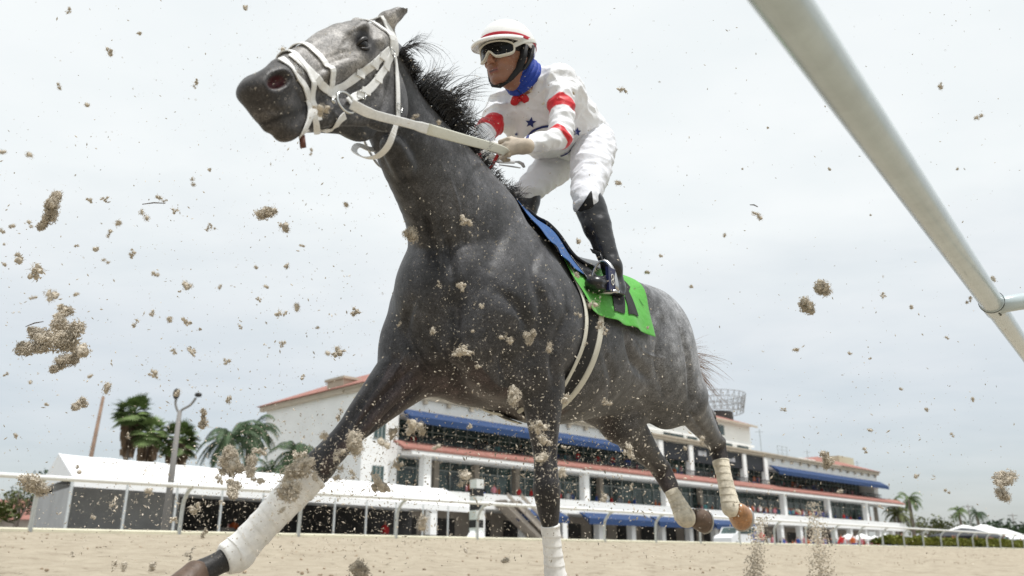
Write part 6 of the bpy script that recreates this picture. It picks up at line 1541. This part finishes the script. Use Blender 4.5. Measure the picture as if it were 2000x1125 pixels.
LM = [('the horse\'s nostril', 540, 160), ('the horse\'s chin', 560, 275), ('the horse\'s eye', 700, 80), ('the throatlatch', 735, 300), ('the white helmet', 985, 80), ('the rider\'s chest', 1060, 200), ('the horse\'s chest', 860, 600), ('the horse\'s shoulder', 1010, 560), ('the bandaged reaching foreleg', 540, 990), ('the black reaching knee', 620, 900), ('the standing foreleg', 1070, 900), ('the green cloth', 1200, 600), ('the girth', 1120, 700), ('the far hind leg', 1280, 900), ('the amber hoof', 1450, 1000), ('the rail joint', 1940, 590), ('the upper rail', 1700, 250), ('the tall fan palm', 243, 810), ('the two-armed light pole', 345, 800), ('the marquee end', 110, 920), ('the marquee roof', 480, 930), ('the grandstand awning', 900, 840), ('the banded marker post', 930, 960), ('the right end of the grandstand', 1740, 960), ('the left edge', 20, 450), ('the top left corner', 60, 60), ('the lower left corner', 120, 1090), ('the right edge', 1960, 850), ('the coconut palms', 500, 850), ('the whip', 1010, 330), ('the mane', 880, 200), ('the big double clod', 100, 650), ('the horse\'s rump', 1340, 620), ('the white rein', 840, 245), ('the open sky right of the rump', 1550, 450), ('the bare brown pole', 185, 830)]
used = {}; items = []
for tok in CL.split():
    q = tok.split(','); items.append((int(q[0]), int(q[1]), int(q[2]), q[3] if len(q) > 3 else 'S'))
btall = BVHTree.FromPolygons(VhW.tolist(), Fh.tolist())
lab = []
for x, y, r, ty in items:
    nm, lx_, ly_ = min(LM, key=lambda l: (l[1]-x)**2+(l[2]-y)**2); dx, dy = x-lx_, y-ly_
    dd = math.hypot(dx, dy); pos = 'right at' if dd < 26 else ('above' if dy < 0 else 'below') if abs(dy) > 2.2*abs(dx) else (('left of' if dx < 0 else 'right of') if abs(dx) > 2.2*abs(dy) else ('above and left of' if dx < 0 and dy < 0 else 'above and right of' if dy < 0 else 'below and left of' if dx < 0 else 'below and right of'))
    far_ = '' if dd < 26 else ('just ' if dd < 60 else 'well ' if dd > 110 else '')
    kind = {'B': 'big shaggy clod', 'T': 'ragged rooty scrap', 'S': 'small tan crumb' if r < 8 else 'lumpy tan clod'}[ty]
    if ty == 'T' and r < 9: kind = 'thin rooty scrap'
    lab.append('%s flying %s%s %s' % (kind, far_, pos, nm))
from collections import Counter
cnt = Counter(lab); seen = {}
for (x, y, r, ty), L_ in zip(items, lab):
    same = sorted([(it[0], it[1]) for it, l2 in zip(items, lab) if l2 == L_])
    if cnt[L_] > 1:
        k = same.index((x, y)); n_ = len(same)
        L_ = L_.replace('and ', '')+(', leftmost' if k == 0 else ', rightmost' if k == n_-1 else ', middle' if n_ == 3 else ', %s from left' % ('second', 'third', 'fourth', 'fifth', 'sixth')[k-1])
    me = rd.choice(PX if r > 30 else {'B': PB, 'T': PT, 'S': PR}[ty]); d = rd.uniform(1.9, 3.3) if x < 1300 else rd.uniform(2.2, 3.6)
    ray = V3(P(x, y, 1)-CAM).normalized(); h = btall.ray_cast(V3(CAM), ray)
    if h[0] is not None: d = min(d, proj(np.array(h[0]))[2]-rd.uniform(.05, .25))
    if ty == 'B' and r > 20: d = rd.uniform(2.5, 3.1) if h[0] is None else d
    if 918 < x < 1210 and y < 590 and h[0] is None: d = min(d, 2.75)
    o = bpy.data.objects.new('dirt_clod', me); SC.collection.objects.link(o); o.location = P(x, y, d); s_ = r*d/FPX*1.3
    o.scale = (s_*rd.uniform(.85, 1.2), s_*rd.uniform(.8, 1.1), s_*rd.uniform(.85, 1.15)); o.rotation_euler = [rd.uniform(0, 6.28) for _ in range(3)]
    tag(o, L_, 'dirt clod', 'clods of turf and sand thrown up by the hooves')
M_twig = mat('dark_twig', (.07, .05, .035), rough=.8)
for i, ((x0, y0), (x1, y1), L_) in enumerate((((278, 399), (323, 397), 'dark horizontal twig under the rooty scrap in the left sky'), ((50, 638), (85, 628), 'thin dark twig left of the big double clod'), ((1465, 400), (1480, 404), 'short hair of root sticking from the lone clod right of the rump'))):
    mb = MB(); d = 2.4; mb.tube([P(x0, y0, d), P((x0+x1)/2, (y0+y1)/2-2, d-.02), P(x1, y1, d)], [.0012, .002, .0012], 5); o = mb.build('twig', M_twig); tag(o, L_, 'twig')
# fine spray: uncountable grains through the air round the horse
mb = MB()
def spray(n, fx_, fy_, d0, d1, s0, s1):
    for _ in range(n):
        x, y = fx_(), fy_()
        if not (-150 < x < 2150 and -150 < y < 1300): continue
        d = rd.uniform(d0, d1); h = btall.ray_cast(V3(CAM), V3(P(x, y, 1)-CAM).normalized())
        if h[0] is not None: d = min(d, proj(np.array(h[0]))[2]-rd.uniform(.02, .5))
        sz = d/FPX*s0*(s1/s0)**(rd.random()**2.2); chip(mb, P(x, y, d), sz, rd.uniform(.8, 2.4))
U = rd.uniform; Gs = rd.gauss
spray(2000, lambda: U(-80, 2080), lambda: U(-60, 1125), 1.6, 4.0, .5, 2.2)
spray(1500, lambda: U(-40, 700), lambda: Gs(640, 220), 1.8, 3.4, .5, 2.6)
spray(5000, lambda: Gs(650, 190), lambda: Gs(940, 75), 1.8, 3.2, .5, 2.8)
spray(2400, lambda: Gs(1120, 150), lambda: Gs(920, 80), 2.0, 3.6, .6, 3.0)
spray(2600, lambda: Gs(960, 130), lambda: Gs(620, 170), 1.7, 2.6, .5, 1.9)
spray(700, lambda: Gs(600, 120), lambda: Gs(170, 90), 1.4, 2.0, .4, 1.5)
spray(450, lambda: Gs(1000, 80), lambda: Gs(170, 90), 2.2, 2.9, .4, 1.3)
spray(900, lambda: Gs(260, 140), lambda: Gs(1000, 50), 1.8, 3.4, .5, 2.4)
spray(450, lambda: Gs(1300, 120), lambda: Gs(860, 120), 2.6, 4.2, .5, 2.2)
spray(350, lambda: Gs(1720, 110), lambda: Gs(860, 110), 2.6, 4.5, .5, 2.4)
spray(260, lambda: Gs(1480, 25), lambda: Gs(1010, 40), 3.8, 4.6, .6, 3.0)
so_ = mb.build('sand_spray', M_dirt); tag(so_, 'fine sand and grit hanging in the air round the horse', 'sand spray', kind='stuff')
# puffs of sand leaving the track behind the horse
for (x, yb, w_, hgt, d, n) in ((1478, 1150, 24, 140, 6.5, 1500), (1600, 1150, 27, 170, 6.8, 1700)):
    mb = MB()
    for _ in range(n):
        t = rd.random()**1.5; y = yb-hgt*t; ww = w_*(1.0-.45*t)*(1+.5*mnoise.noise(Vector((t*5, x, 0)))); px = x+(14 if x > 1500 else -8)*(.5-t)*1.6+Gs(0, ww*.55); dd = d+Gs(0, .09)
        chip(mb, P(px, y, dd), dd/FPX*U(.8, 3.2)*(1.1-.5*t), U(.8, 1.8))
    so_ = mb.build('sand_plume', M_dirt); tag(so_, 'column of kicked up sand rising from the track, %s' % ('the left one under the amber hoof' if x < 1500 else 'the taller right one'), 'sand plume', kind='stuff')
# crumbs lying on the sand
mb = MB()
for _ in range(5200):
    pr, al = U(6, 19.2), U(-14, 90)*U(.2, 1)
    if mnoise.noise(Vector((pr*.9, al*.35, 4.0)))+.5*mnoise.noise(Vector((pr*3, al*1.2, 1.0))) < U(-.1, .35): continue
    q = trk(pr, al, ground_z(*(pr*FN+al*FD))+.02); mb.ellipsoid(q, (U(.006, .022), U(.006, .022), U(.005, .016)), 7, 5)
so_ = mb.build('surface_crumbs', mat('damp_crumb', (.30, .235, .17), rough=.95, n=(4, .4, 4))); tag(so_, 'crumbs scattered over the track', 'crumbs', kind='stuff')
